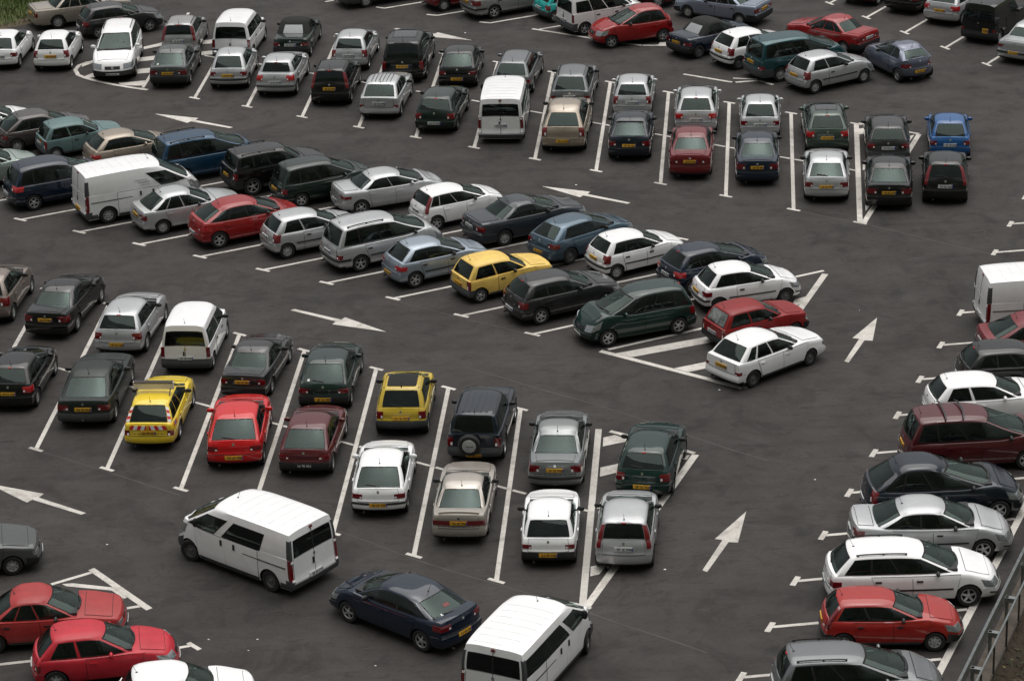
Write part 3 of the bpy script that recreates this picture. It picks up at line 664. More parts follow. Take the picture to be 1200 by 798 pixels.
CARS = [
(-21.879, 121.785, 84.66, 0.985, 'hatchback', 'P206', 'white', 'w', 0, 'clean white three-door hatchback cut by the left photo edge beside a twin white hatchback'),
(-19.604, 121.321, 86.64, 1.005, 'hatchback', 'CLIO', 'white', 'y', 0, 'white five-door hatchback with yellow plate, just left of the hatched bay with a curved border'),
(-19.423, 127.319, 22.0, 1.0, 'saloon_car', 'MERC', 'beige', 'y', 0, 'beige old saloon car at the grass edge in the top left corner'),
(-17.359, 125.449, 21.53, 0.946, 'hatchback', 'GOLF', 'dgrey', 'w alloy', 0, 'dark grey five-door hatchback parked across behind the white estate facing the camera'),
(-16.848, 120.088, 270.55, 1.077, 'estate_car', 'WAGL', 'white', 'w rails blackbump front', 0, 'white estate car facing the camera on the hatched bay, black roof rails'),
(-14.154, 122.881, 86.27, 0.985, 'hatchback', 'FIES', 'silver2', 'w rails', 0, 'silver grey compact car with tall red pillar lamps behind the old dark hatchback'),
(-14.155, 118.57, 85.94, 1.023, 'hatchback', 'R19', 'dgrey2', 'y blackbump stick', 0, 'old dark grey hatchback with grey bumper at the left end of the upper row'),
(-11.596, 122.076, 82.25, 1.004, 'small_van', 'COMB', 'white', 'w', 0, 'tall white delivery van with wide dark rear window in the upper left row'),
(-11.563, 117.905, 85.77, 1.012, 'hatchback', 'P206', 'silver', 'y strip', 0, 'silver five-door hatchback with black bumper strip parked below the tall white small van'),
(-9.068, 122.1, 83.7, 0.998, 'convertible_car', 'CABR', 'dgreen2', 'w', 0, 'dark green convertible with black cloth roof in the upper row'),
(-9.379, 116.823, 82.86, 0.993, 'hatchback', 'MEG2', 'silver', 'w strip2', 0, 'silver hatchback with bulging tailgate parked below the green convertible'),
(-6.401, 119.933, 82.56, 1.006, 'hatchback', 'CLIO', 'silver', 'n', 0, 'silver hatchback between the black tall-lamp hatchback and the big black people carrier'),
(-7.053, 115.339, 84.21, 1.03, 'hatchback', 'FIES', 'black', 'y rails', 0, 'black hatchback with tall red pillar lamps in the upper row below the silver hatchback'),
(-4.046, 118.489, 84.53, 1.011, 'minivan', 'VOYA', 'black', 'y sunroof', 0, 'large black people carrier with glass sunroof panel in the upper row'),
(-4.861, 113.43, 81.89, 1.025, 'estate_car', 'ZX', 'silver', 'w ribs', 0, 'small silver estate with black ribs on its roof'),
(-1.752, 117.182, 84.45, 1.007, 'hatchback', 'P306', 'black', 'y', 0, 'black hatchback with yellow plate right of the big black people carrier'),
(-2.506, 111.343, 80.45, 1.0, 'hatchback', 'GOLF', 'dgreen2', 'w', 0, 'dark green hatchback just left of the white transporter van in the upper row'),
(0.039, 110.249, 85.05, 0.969, 'panel_van', 'VWT5', 'white', 'w', 0, 'white transporter van with tailgate window in the upper middle row'),
(0.668, 115.878, 80.56, 0.966, 'estate_car', 'WAGN', 'grey', 'n rails', 0, 'grey estate with roof rails partly hidden behind the white transporter van'),
(2.993, 113.651, 82.45, 1.009, 'estate_car', 'OCTA', 'grey', 'n rails', 1, 'grey estate car with roof rails parked behind the beige hatchback'),
(2.521, 108.678, 83.48, 1.046, 'hatchback', 'PICA', 'beige2', 'y', 1, 'beige hatchback with wide oval rear window below the grey railed estate'),
(5.404, 112.25, 83.86, 1.004, 'hatchback', 'CLIO', 'silver', 'n', 1, 'silver hatchback parked behind the dark navy hatchback with yellow plate'),
(5.043, 107.338, 83.99, 1.02, 'hatchback', 'XSAR', 'navy2', 'y spoiler', 1, 'dark navy hatchback parked below a silver hatchback in the upper middle row'),
(7.834, 110.075, 84.42, 1.003, 'hatchback', 'P307', 'silver', 'n', 1, 'silver hatchback parked behind the dark red saloon'),
(7.269, 105.139, 84.07, 0.971, 'saloon_car', 'SEDN', 'dred', 'y', 1, 'dark red saloon with yellow plate in the upper middle row'),
(10.307, 109.133, 84.77, 0.989, 'hatchback', 'P206', 'silver', 'wiper', 1, 'pale silver hatchback parked behind the navy blue saloon'),
(9.728, 104.215, 85.27, 0.977, 'saloon_car', 'SEDN', 'navy', 'y', 1, 'navy blue saloon with yellow plate below the pale silver hatchback'),
(12.705, 107.346, 86.94, 1.007, 'hatchback', 'P307', 'ggreen', 'y sunroof', 1, 'grey green hatchback with glass roof hatch behind the pale silver five-door'),
(12.151, 101.942, 83.78, 1.013, 'hatchback', 'XSAR', 'silver', 'y wiper', 1, 'pale silver five-door hatchback with rear wiper in front of the grey green hatchback'),
(14.972, 105.874, 84.36, 0.994, 'hatchback', 'XMAZ', 'dgrey', 'n', 1, 'dark grey hatchback with white bumper line behind the black coupe'),
(14.398, 101.016, 82.79, 1.004, 'hatchback', 'LIFT', 'black', 'y', 1, 'black fastback coupe with yellow plate at the right end of the upper middle row'),
(17.418, 105.975, 83.5, 0.986, 'hatchback', 'P206', 'blue', 'n', 1, 'bright blue hatchback at the right end of the upper middle row'),
(16.549, 101.219, 81.83, 1.034, 'hatchback', 'PUNT', 'black', 'w', 1, 'black hatchback with tall red pillar lamps directly below the bright blue hatchback'),
(-20.956, 110.995, 24.0, 1.0, 'hatchback', 'CLIO', 'white', 'n', 2, 'white car at the far left edge with only its roof beyond the brown hatchback'),
(-18.67, 110.126, 24.0, 1.0, 'hatchback', 'P306', 'brown', 'w', 2, 'dark brown hatchback behind the teal old hatchback at the left edge'),
(-17.11, 109.017, 24.62, 0.967, 'hatchback', 'R5', 'teal', 'stick', 2, 'faded teal old hatchback with a round sticker on its tailgate'),
(-14.762, 107.159, 25.0, 1.0, 'hatchback', 'IBIZ', 'beige2', 'n', 2, 'beige five-door hatchback with round red tail lamps behind the white panel van'),
(-11.731, 105.835, 25.0, 1.0, 'minivan', 'ESPA', 'mblue', 'rails0', 2, 'medium blue people carrier behind the white panel van'),
(-8.923, 104.18, 25.19, 0.938, 'jeep', 'SUVM', 'black', 'y rails alloy', 2, 'black off-road car with roof rails just right of the medium blue people carrier'),
(-6.97, 102.659, 24.59, 0.958, 'minivan', 'ZAFI', 'dgreen2', 'y alloy', 2, 'very dark people carrier between the black off-road car and the large silver saloon'),
(-4.473, 101.601, 21.81, 0.951, 'saloon_car', 'P406', 'silver', 'n', 2, 'large silver saloon in the middle angled row'),
(-1.827, 99.743, 27.51, 0.952, 'hatchback', 'PUNT5', 'white', 'n', 2, 'white five-door hatchback with red pillar lamps between silver and dark saloons'),
(0.646, 98.031, 27.88, 0.988, 'saloon_car', 'AUDI', 'dblue2', 'w', 2, 'dark grey old saloon right of the white hatchback with pillar lamps'),
(2.672, 96.064, 38.02, 0.954, 'hatchback', 'LEON', 'sblue', 'y', 2, 'steel blue rounded hatchback behind the yellow boxy hatchback'),
(4.546, 94.314, 27.75, 0.968, 'hatchback', 'CLIO', 'white', 'y trim strip', 2, 'white five-door hatchback with black side strip and grey bumper, right of the steel blue hatchback'),
(7.157, 92.66, 26.29, 0.952, 'hatchback', 'P307', 'navy', 'n', 2, 'navy blue hatchback between two white hatchbacks in the angled row'),
(8.116, 90.73, 15.19, 0.975, 'hatchback', 'P206B', 'white', 'y trim strip', 2, 'white three-door hatchback at the right tip of the angled row, above the red one'),
(8.143, 87.504, 26.98, 0.965, 'hatchback', 'R5', 'red2', 'w wiper blackbump', 2, 'small red boxy hatchback between two white cars at the tip of the angled row'),
(8.255, 84.879, 38.2, 1.0, 'hatchback', 'ZX', 'white', 'y steel', 2, 'white five-door old hatchback parked on the hatched triangle'),
(-20.332, 105.456, 25.0, 1.0, 'hatchback', 'LIFT', 'pgreen', 'n', 2, 'pale green grey car cut by the left edge behind the navy people carrier'),
(-17.145, 103.474, 25.28, 1.027, 'minivan', 'SCE2', 'navy', 'n alloy', 2, 'navy people carrier with bright red lamps left of the white panel van'),
(-13.96, 101.882, 24.34, 1.01, 'panel_van', 'TRAF', 'white', 'y letters', 2, 'white panel van with faint grey lettering on its side'),
(-11.973, 100.31, 24.84, 1.003, 'hatchback', 'R19', 'silver', 'y', 2, 'silver old hatchback between the white panel van and the bright red hatchback'),
(-9.64, 98.78, 25.14, 1.009, 'hatchback', 'C4', 'red', 'w alloy', 2, 'bright red rounded hatchback beside the silver old hatchback'),
(-7.13, 97.405, 25.08, 1.007, 'hatchback', 'CLIO3', 'silver', 'n trim', 2, 'small silver three-door hatchback right of the bright red rounded one'),
(-4.516, 95.971, 27.13, 0.998, 'minivan', 'ESPA', 'silver', 'w rails trim alloy strip', 2, 'silver people carrier with black roof rails in the angled row'),
(-2.55, 94.175, 26.97, 0.981, 'hatchback', 'IBIZ', 'lblue', 'y trim alloy', 2, 'light blue hatchback beside the yellow boxy hatchback'),
(-0.258, 92.562, 28.08, 0.983, 'hatchback', 'R5', 'pyellow', 'y', 2, 'pale yellow boxy old hatchback in the angled row'),
(1.814, 90.476, 25.76, 0.997, 'hatchback', 'GOLF', 'dgrey', 'w alloy', 2, 'dark grey five-door hatchback facing away beside the dark green people carrier'),
(4.124, 88.28, 199.91, 0.993, 'minivan', 'SCEN', 'dgreen', 'w alloy front', 2, 'dark green people carrier facing the camera at the end of the angled row'),
(-17.841, 92.583, 83.51, 1.019, 'hatchback', 'MICRA', 'brown2', 'n', 3, 'brown beige hatchback cut by the left photo edge'),
(-15.355, 91.386, 78.63, 0.955, 'saloon_car', 'SEDN', 'black', 'y', 3, 'black saloon with yellow plate right of the brown beige hatchback at the left edge'),
(-12.86, 89.516, 81.18, 0.991, 'hatchback', 'GOLF', 'silver', 'y', 3, 'silver hatchback between the black saloon and the white van with double rear doors'),
(-10.54, 87.877, 84.48, 0.967, 'small_van', 'COMB', 'white', 'w', 3, 'small white van with double rear doors and a wide dark rear window'),
(-15.978, 85.281, 84.2, 0.931, 'hatchback', 'P307', 'black', 'y', 3, 'black hatchback cut by the left edge in the lower left block'),
(-13.417, 84.139, 85.82, 1.04, 'hatchback', 'XANT', 'dgreen3', 'y', 3, 'dark green grey fastback with grey bumper left of the yellow service estate'),
(-11.173, 82.209, 85.25, 0.963, 'estate_car', 'OCTY', 'yellow', 'y service', 3, 'bright yellow roadside service estate with a light bar and red white chevrons'),
(-8.337, 85.591, 80.14, 0.937, 'saloon_car', 'P405S', 'dgrey', 'y', 3, 'dark grey saloon parked behind the bright red hatchback'),
(-8.545, 80.555, 89.21, 1.055, 'hatchback', 'P306', 'red3', 'y wiper', 3, 'bright red hatchback in the lower middle block'),
(-5.874, 84.607, 84.83, 1.022, 'hatchback', 'P306', 'dgreen4', 'y blackbump wiper stick2', 3, 'dark green hatchback parked behind the maroon hatchback'),
(-6.192, 79.74, 83.46, 0.992, 'hatchback', 'P306', 'maroon', 'k blackbump', 3, 'maroon old hatchback with black bumper and a black plate'),
(-3.41, 82.258, 85.72, 1.029, 'hatchback', 'TWIN', 'mustard', 'y blackroof wiper rails1', 3, 'mustard yellow small hatchback with a black folding roof'),
(-3.947, 76.915, 86.26, 1.004, 'hatchback', 'P306', 'white', 'y strip wiper', 3, 'white hatchback with black bumper strip below the mustard yellow hatchback'),
(-0.98, 80.213, 82.01, 0.926, 'jeep', 'SUVS', 'navy2', 'y spare rails0 alloy ribs2', 3, 'dark navy off-road car with spare wheel on its tailgate'),
(-1.518, 75.131, 84.77, 0.953, 'saloon_car', 'P405L', 'champ', 'y spoiler2 tow', 3, 'champagne saloon with full-width red tail lamps'),
(1.344, 78.389, 84.66, 0.97, 'saloon_car', 'PASS', 'grey3', 'y tow', 3, 'grey saloon with black lower bumper right of the off-road car with a spare wheel'),
(0.948, 73.222, 85.94, 1.004, 'hatchback', 'P106', 'white', 'y blackbump', 3, 'small white hatchback with grey bumper below the grey saloon'),
(4.105, 77.433, 78.04, 0.998, 'hatchback', 'GOLF', 'dgreen', 'y', 3, 'dark green hatchback with yellow plate on the hatched bay'),
(3.132, 72.861, 83.58, 0.998, 'hatchback', 'FIES', 'silver', 'w', 3, 'silver hatchback with tall red pillar lamps below the dark green hatchback on the hatched bay'),
(-7.564, 72.324, 140.18, 1.022, 'panel_van', 'TRAC', 'white', 'w steel front doorsplit', 4, 'white van with side window driving down-left in the lower aisle'),
(-3.201, 68.444, 139.08, 0.973, 'saloon_car', 'LAG2', 'navy', 'y wiper alloy stick3 front', 4, 'dark navy liftback driving left behind the white van in the lower aisle'),
(0.248, 65.581, 63.91, 0.994, 'minibus', 'TRAM', 'white', 'w doorsplit', 4, 'white minibus with dark side windows at the bottom middle edge'),
(-15.867, 72.696, 10.0, 1.0, 'saloon_car', 'P405', 'dgrey2', 'n front', 5, 'dark grey old saloon with only its bonnet showing at the left edge'),
(-12.952, 68.507, 5.0, 1.0, 'saloon_car', 'P405', 'fred', 'n front', 5, 'faded red saloon with silver lamp facing right at the lower left edge'),
(-11.061, 66.381, 8.01, 1.006, 'hatchback', 'IBI2', 'pred', 'n front', 5, 'pinkish red three-door hatchback at the lower left'),
(-8.693, 64.081, 8.0, 1.0, 'hatchback', 'P106', 'white', 'n', 5, 'white car at the bottom left edge below the pinkish red hatchback'),
(18.007, 87.922, 4.0, 1.0, 'panel_van', 'TRAF', 'white', 'w novw', 6, 'white panel van with red tail lamps at the right edge'),
(17.411, 85.253, 4.0, 1.0, 'hatchback', 'XANT', 'maroon2', 'n', 6, 'old maroon hatchback at the right edge below the white panel van'),
(16.196, 82.926, 4.0, 1.0, 'hatchback', 'GOLF', 'black2', 'n', 6, 'black grey hatchback at the right edge above the white three-door'),
(14.804, 80.502, 4.0, 1.0, 'hatchback', 'GOLF3', 'white', 'n', 6, 'white three-door hatchback at the right edge above the maroon people carrier'),
(13.83, 77.509, 3.0, 1.0, 'minivan', 'ESPA', 'maroon3', 'y bars', 6, 'maroon people carrier with two black roof bars'),
(12.343, 74.28, 1.99, 1.056, 'hatchback', 'C4B', 'navy2', 'w alloy front', 6, 'dark navy rounded hatchback between the maroon people carrier and the silver saloon'),
(11.644, 71.926, -0.81, 1.002, 'saloon_car', 'VECT', 'silver', 'n trim alloy front', 6, 'silver saloon in the right row above the white estate'),
(10.737, 69.262, -0.86, 1.018, 'estate_car', 'WAGN', 'white', 'n rails trim alloy front', 6, 'white estate car with roof rails facing the right kerb'),
(9.848, 66.802, -2.52, 0.944, 'hatchback', 'BRAVA', 'red4', 'y wiper front', 6, 'red three-door hatchback with black bumpers in the right row'),
(8.553, 63.559, 0.03, 1.007, 'estate_car', 'WAGL', 'grey', 'n rails front', 6, 'grey estate with black roof rails at the bottom right'),
(-5.44, 129.144, 26.0, 1.0, 'saloon_car', 'SEDN', 'dgrey2', 'n', 7, 'dark car at the top edge with only its wheel and lower flank showing'),
(-1.755, 128.075, 26.0, 1.0, 'hatchback', 'CLIO', 'dred', 'n', 7, 'dark red car at the top edge left of the silver saloon'),
(0.487, 126.662, 26.0, 1.0, 'saloon_car', 'PASS', 'silver2', 'y alloy', 7, 'silver grey saloon at the top edge with alloy wheels'),
(3.222, 125.663, 26.0, 1.0, 'hatchback', 'TWIN', 'turq', 'w', 7, 'turquoise small car at the top edge beside the white box van'),
(4.621, 123.655, 26.0, 1.0, 'small_van', 'COMB', 'white', 'n', 7, 'white box van at the top edge behind the red rounded hatchback'),
(5.701, 121.306, 197.14, 0.998, 'hatchback', 'MICRA', 'red', 'n alloy front', 7, 'red rounded hatchback facing the camera at the top'),
(6.285, 127.563, 155.0, 1.0, 'hatchback', 'P306', 'dred', 'n', 7, 'dark red car at the top edge behind the navy convertible'),
(10.025, 124.352, 146.0, 1.0, 'saloon_car', 'P405', 'lblue2', 'y', 7, 'light blue grey old saloon facing away left at the top'),
(9.176, 119.804, 35.99, 0.999, 'convertible_car', 'CABR', 'navy', 'y', 7, 'navy blue convertible with black cloth roof at the top'),
(10.898, 117.917, 29.07, 1.013, 'hatchback', 'CLIO3', 'white', 'y strip', 7, 'white small three-door hatchback between the navy convertible and the teal people carrier'),
(12.524, 116.02, 23.23, 1.029, 'minivan', 'ESP2', 'teal2', 'y', 7, 'teal green people carrier beside the silver hatchback at the top right'),
(14.42, 119.756, 135.74, 0.959, 'saloon_car', 'P405', 'red', 'n', 7, 'bright red old saloon facing away left, above the silver hatchback'),
(13.739, 114.3, 29.91, 1.018, 'hatchback', 'CLIO3', 'silver', 'y trim', 7, 'silver three-door hatchback next to the grey blue small rounded car'),
(16.723, 115.662, 114.63, 1.029, 'hatchback', 'KA', 'gblue', 'y wiper alloy', 7, 'grey blue small rounded car with grey bumper at the top right'),
(17.366, 127.072, 56.0, 1.0, 'hatchback', 'P306', 'dred', 'n', 8, 'dark red car cut by the top edge, leftmost in the top right row'),
(19.268, 125.717, 56.0, 1.0, 'saloon_car', 'SEDN', 'black', 'y', 8, 'black car cut by the top edge with yellow plate in the top right row'),
(20.63, 123.595, 56.0, 1.0, 'hatchback', 'P307', 'silver', 'y', 8, 'silver hatchback beside the old black van in the top right row'),
(21.818, 120.656, 56.0, 1.0, 'small_van', 'C15', 'black2', 'q', 8, 'old black van with small yellow square plate in the top right corner'),
(23.021, 117.848, 56.01, 0.953, 'saloon_car', 'P607B', 'silver', 'y strip', 8, 'pale silver saloon cut by the right edge in the top right row'),
]
# ---------------------------------------------------------------- materials
MATS = {}
def newmat(name):
    m = bpy.data.materials.new(name); m.use_nodes = True; MATS[name] = m
    return m, m.node_tree.nodes, m.node_tree.links, m.node_tree.nodes['Principled BSDF']
def noise(n, l, scale, detail=4, rough=.6, vec=None, dist=0):
    t = n.new('ShaderNodeTexNoise'); t.inputs['Scale'].default_value = scale; t.inputs['Detail'].default_value = detail
    t.inputs['Roughness'].default_value = rough; t.inputs['Distortion'].default_value = dist
    if vec: l.new(vec, t.inputs['Vector'])
    return t.outputs['Fac']
def ramp(n, l, fac, stops):
    r = n.new('ShaderNodeValToRGB'); e = r.color_ramp.elements
    while len(e) < len(stops): e.new(.5)
    for k,(p,c) in enumerate(stops):
        e[k].position = p; e[k].color = (*c,1) if len(c)==3 else c
    l.new(fac, r.inputs[0]); return r.outputs[0]
def mix(n, l, mode, fac, a, b):
    m = n.new('ShaderNodeMix'); m.data_type = 'RGBA'; m.blend_type = mode
    if isinstance(fac,(int,float)): m.inputs[0].default_value = fac
    else: l.new(fac, m.inputs[0])
    for s,v in ((6,a),(7,b)):
        if isinstance(v, tuple): m.inputs[s].default_value = (*v,1)
        else: l.new(v, m.inputs[s])
    return m.outputs[2]
def bump(n, l, h, strength, dist, bsdf):
    b = n.new('ShaderNodeBump'); b.inputs['Strength'].default_value = strength; b.inputs['Distance'].default_value = dist
    l.new(h, b.inputs['Height']); l.new(b.outputs[0], bsdf.inputs['Normal'])
def simple(name, col, rough=.5, metal=0.0, spec=.5, coat=0.0, var=.12, vscale=9.0, bmp=0.0):
    m, n, l, b = newmat(name)
    tc = n.new('ShaderNodeTexCoord').outputs['Object']
    f = noise(n, l, vscale, 5, .6, tc)
    c = ramp(n, l, f, [(.3,tuple(v*(1-var) for v in col)),(.7,tuple(min(1,v*(1+var)) for v in col))])
    l.new(c, b.inputs['Base Color'])
    b.inputs['Roughness'].default_value = rough; b.inputs['Metallic'].default_value = metal
    b.inputs['Specular IOR Level'].default_value = spec; b.inputs['Coat Weight'].default_value = coat
    if bmp: bump(n, l, f, bmp, .01, b)
    return m
PAINT = dict(white=(.86,.865,.865), silver=(.49,.50,.51), silver2=(.33,.33,.325), grey=(.16,.17,.175), grey3=(.22,.235,.235), dgrey=(.018,.018,.019),
    dgrey2=(.055,.062,.060), black=(.0025,.0025,.003), black2=(.005,.0055,.006), red=(.28,.006,.007), red2=(.22,.009,.009), red3=(.55,.005,.007), red4=(.34,.014,.010),
    dred=(.14,.006,.010), maroon=(.085,.009,.012), maroon2=(.17,.030,.034), maroon3=(.075,.008,.011), fred=(.33,.033,.032), pred=(.46,.020,.034),
    navy=(.001,.009,.024), navy2=(.002,.007,.015), blue=(.008,.080,.24), mblue=(.008,.048,.100), lblue=(.30,.35,.41), lblue2=(.25,.29,.36), sblue=(.065,.11,.15), dblue2=(.026,.032,.040),
    gblue=(.12,.135,.185), teal=(.11,.18,.18), teal2=(.010,.060,.070), turq=(.01,.38,.36), dgreen=(.002,.022,.018), dgreen2=(.003,.014,.010), dgreen3=(.013,.018,.016), dgreen4=(.005,.020,.016),
    ggreen=(.060,.085,.070), pgreen=(.34,.41,.37), beige=(.36,.32,.27), beige2=(.34,.285,.225), brown=(.050,.040,.038), brown2=(.22,.18,.155), champ=(.40,.365,.325),
    yellow=(.80,.58,.03), pyellow=(.78,.53,.13), mustard=(.52,.37,.03))
METALLIC = {'silver','silver2','grey','grey3','champ','lblue','sblue','gblue','beige2','brown2','ggreen','mblue','beige','pgreen','lblue2','teal2'}
FADED = {'fred','pred','teal','pyellow','red2','maroon2','dgreen3'}
def paint(key):
    nm = 'paint_'+key
    if nm in MATS: return MATS[nm]
    m, n, l, b = newmat(nm)
    col = PAINT[key]
    tc = n.new('ShaderNodeTexCoord').outputs['Object']
    oi = n.new('ShaderNodeObjectInfo').outputs['Random']
    f = noise(n, l, 2.2, 6, .65, tc, .4)
    v = .05 if key not in FADED else .16
    c = ramp(n, l, f, [(.28,tuple(x*(1-v) for x in col)),(.72,tuple(min(.9,x*(1+v)) for x in col))])
    # road dust and film, in broken patches
    f2 = noise(n, l, 7.0, 8, .7, tc, .2)
    d = ramp(n, l, f2, [(.46,(0,0,0)),(.80,(1,1,1))])
    mu = n.new('ShaderNodeMath'); mu.operation = 'MULTIPLY'; l.new(d, mu.inputs[0]); mu.inputs[1].default_value = .10 if max(col)>.25 else .015
    c = mix(n, l, 'MIX', mu.outputs[0], c, (.20,.18,.155))
    bf = n.new('ShaderNodeNewGeometry').outputs['Backfacing']
    c = mix(n, l, 'MIX', bf, c, (.07,.068,.064))
    l.new(c, b.inputs['Base Color'])
    b.inputs['Specular IOR Level'].default_value = .22
    met = key in METALLIC
    b.inputs['Metallic'].default_value = .5 if met else 0.0
    rr = ramp(n, l, f2, [(.3,(.30,)*3),(.8,(.50,)*3)]); l.new(rr, b.inputs['Roughness'])
    b.inputs['Coat Weight'].default_value = .35 if key in FADED else 1.0
    b.inputs['Coat Roughness'].default_value = .28 if key in FADED else .045
    # very slight waviness of pressed sheet metal breaks up the reflections
    w = noise(n, l, 1.6, 2, .5, tc); bump(n, l, w, .16, .02, b)
    return m
def glassmat(name, tint, rough=.03, film=0.0):
    m = bpy.data.materials.new(name); m.use_nodes = True; MATS[name] = m; n, l = m.node_tree.nodes, m.node_tree.links
    n.remove(n['Principled BSDF']); out = n['Material Output']
    tr = n.new('ShaderNodeBsdfTransparent'); tr.inputs[0].default_value = (*tint,1)
    gl = n.new('ShaderNodeBsdfGlossy'); gl.inputs['Roughness'].default_value = rough; gl.inputs['Color'].default_value = (.78,.98,.92,1)
    fr = n.new('ShaderNodeFresnel'); fr.inputs['IOR'].default_value = 1.46
    tc = n.new('ShaderNodeTexCoord').outputs['Object']
    b = n.new('ShaderNodeBump'); b.inputs['Strength'].default_value = .12; b.inputs['Distance'].default_value = .02
    l.new(noise(n, l, 1.3, 1, .5, tc), b.inputs['Height']); l.new(b.outputs[0], gl.inputs['Normal'])
    df = n.new('ShaderNodeBsdfDiffuse'); df.inputs[0].default_value = (.30,.31,.30,1)
    m1 = n.new('ShaderNodeMixShader'); f = ramp(n, l, noise(n, l, 2.4, 5, .65, tc, .6), [(.35,(film*.3,)*3),(.7,(film*1.6,)*3)])
    l.new(f, m1.inputs[0]); l.new(tr.outputs[0], m1.inputs[1]); l.new(df.outputs[0], m1.inputs[2])
    m2 = n.new('ShaderNodeMixShader'); l.new(fr.outputs[0], m2.inputs[0]); l.new(m1.outputs[0], m2.inputs[1]); l.new(gl.outputs[0], m2.inputs[2])
    l.new(m2.outputs[0], out.inputs['Surface'])
glassmat('glass_side', (.42,.46,.44), film=.02); glassmat('glass_privacy', (.10,.11,.11), film=.015); glassmat('glass_rear', (.32,.38,.36), film=.018); glassmat('glass_front', (.50,.57,.53), film=.03); glassmat('glass_dusty', (.45,.46,.44), .2, .55)
simple('seat_dark', (.045,.045,.048), .9, var=.3); simple('seat_mid', (.13,.125,.12), .9, var=.3); simple('seat_beige', (.28,.24,.19), .9, var=.25); simple('trim_dark', (.03,.03,.032), .8, var=.3)
simple('tyre_rubber', (.014,.014,.014), .85, bmp=.3); simple('black_plastic', (.018,.018,.019), .55); simple('grey_plastic', (.055,.060,.062), .6, var=.18)
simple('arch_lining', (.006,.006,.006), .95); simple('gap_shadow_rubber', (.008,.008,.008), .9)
simple('rim_alloy', (.48,.49,.50), .32, .6); simple('rim_cover', (.36,.37,.37), .45, .2); simple('rim_steel', (.13,.13,.135), .5, .4)
simple('chrome', (.62,.63,.64), .18, .95); simple('lamp_red', (.15,.005,.008), .12, coat=1, var=.3, vscale=25); simple('lamp_bright', (.42,.015,.018), .12, coat=1, var=.3, vscale=25); simple('lamp_amber', (.65,.18,.02), .15, coat=1)
simple('lamp_clear', (.36,.38,.39), .06, .6, coat=1, var=.45, vscale=22); simple('plate_yellow', (.66,.36,.03), .45); simple('plate_white', (.55,.57,.56), .45); simple('plate_black',(.02,.02,.02),.4)
simple('plate_ink', (.03,.025,.02), .6); simple('plate_silver',(.6,.6,.6),.5); simple('cloth_black', (.014,.014,.014), .95, bmp=.4, vscale=40); simple('sticker_red', (.16,.02,.018), .5); simple('sticker_white', (.7,.72,.7), .5); simple('chevron_red', (.55,.02,.03), .4); simple('chevron_white', (.75,.74,.74), .4)
simple('plate_blue', (.02,.05,.35), .45); simple('lightbar_face', (.90,.76,.64), .5, var=.5, vscale=60); simple('reversing_lens',(.8,.8,.8),.2); simple('soft_window',(.30,.31,.32),.3); simple('letter_grey',(.40,.40,.42),.6)
simple('galvanised', (.20,.215,.215), .42, .6, var=.25, vscale=6); simple('rusty_steel', (.05,.045,.042), .7, .3); simple('concrete', (.085,.070,.056), .9, var=.3, vscale=3, bmp=.4); simple('litter_paper',(.72,.72,.70),.8)
simple('sunroof_glass',(.02,.022,.024),.05,coat=1); simple('led_red',(.5,.02,.02),.2)

def line_paint():
    m, n, l, b = newmat('line_paint')
    g = n.new('ShaderNodeNewGeometry').outputs['Position']
    f = noise(n, l, 3.0, 8, .75, g); f2 = noise(n, l, 26.0, 6, .8, g)
    c = ramp(n, l, f, [(.25,(.48,.45,.41)),(.7,(.66,.63,.585))])
    w = ramp(n, l, f2, [(.36,(1,1,1)),(.45,(0,0,0))])
    mu = n.new('ShaderNodeMath'); mu.operation = 'MULTIPLY'; l.new(w, mu.inputs[0]); mu.inputs[1].default_value = .8
    c = mix(n, l, 'MIX', mu.outputs[0], c, (.14,.13,.12))
    oi = n.new('ShaderNodeObjectInfo').outputs['Random']; c = mix(n, l, 'MULTIPLY', 1.0, c, ramp(n, l, oi, [(0,(.84,)*3),(1,(1.04,)*3)]))
    tw = noise(n, l, .9, 7, .7, g, 1.0); c = mix(n, l, 'MULTIPLY', .9, c, ramp(n, l, tw, [(.40,(.72,.71,.70)),(.50,(1,1,1))])); l.new(c, b.inputs['Base Color'])
    b.inputs['Roughness'].default_value = .75; bump(n, l, f2, .3, .004, b); return m
line_paint()
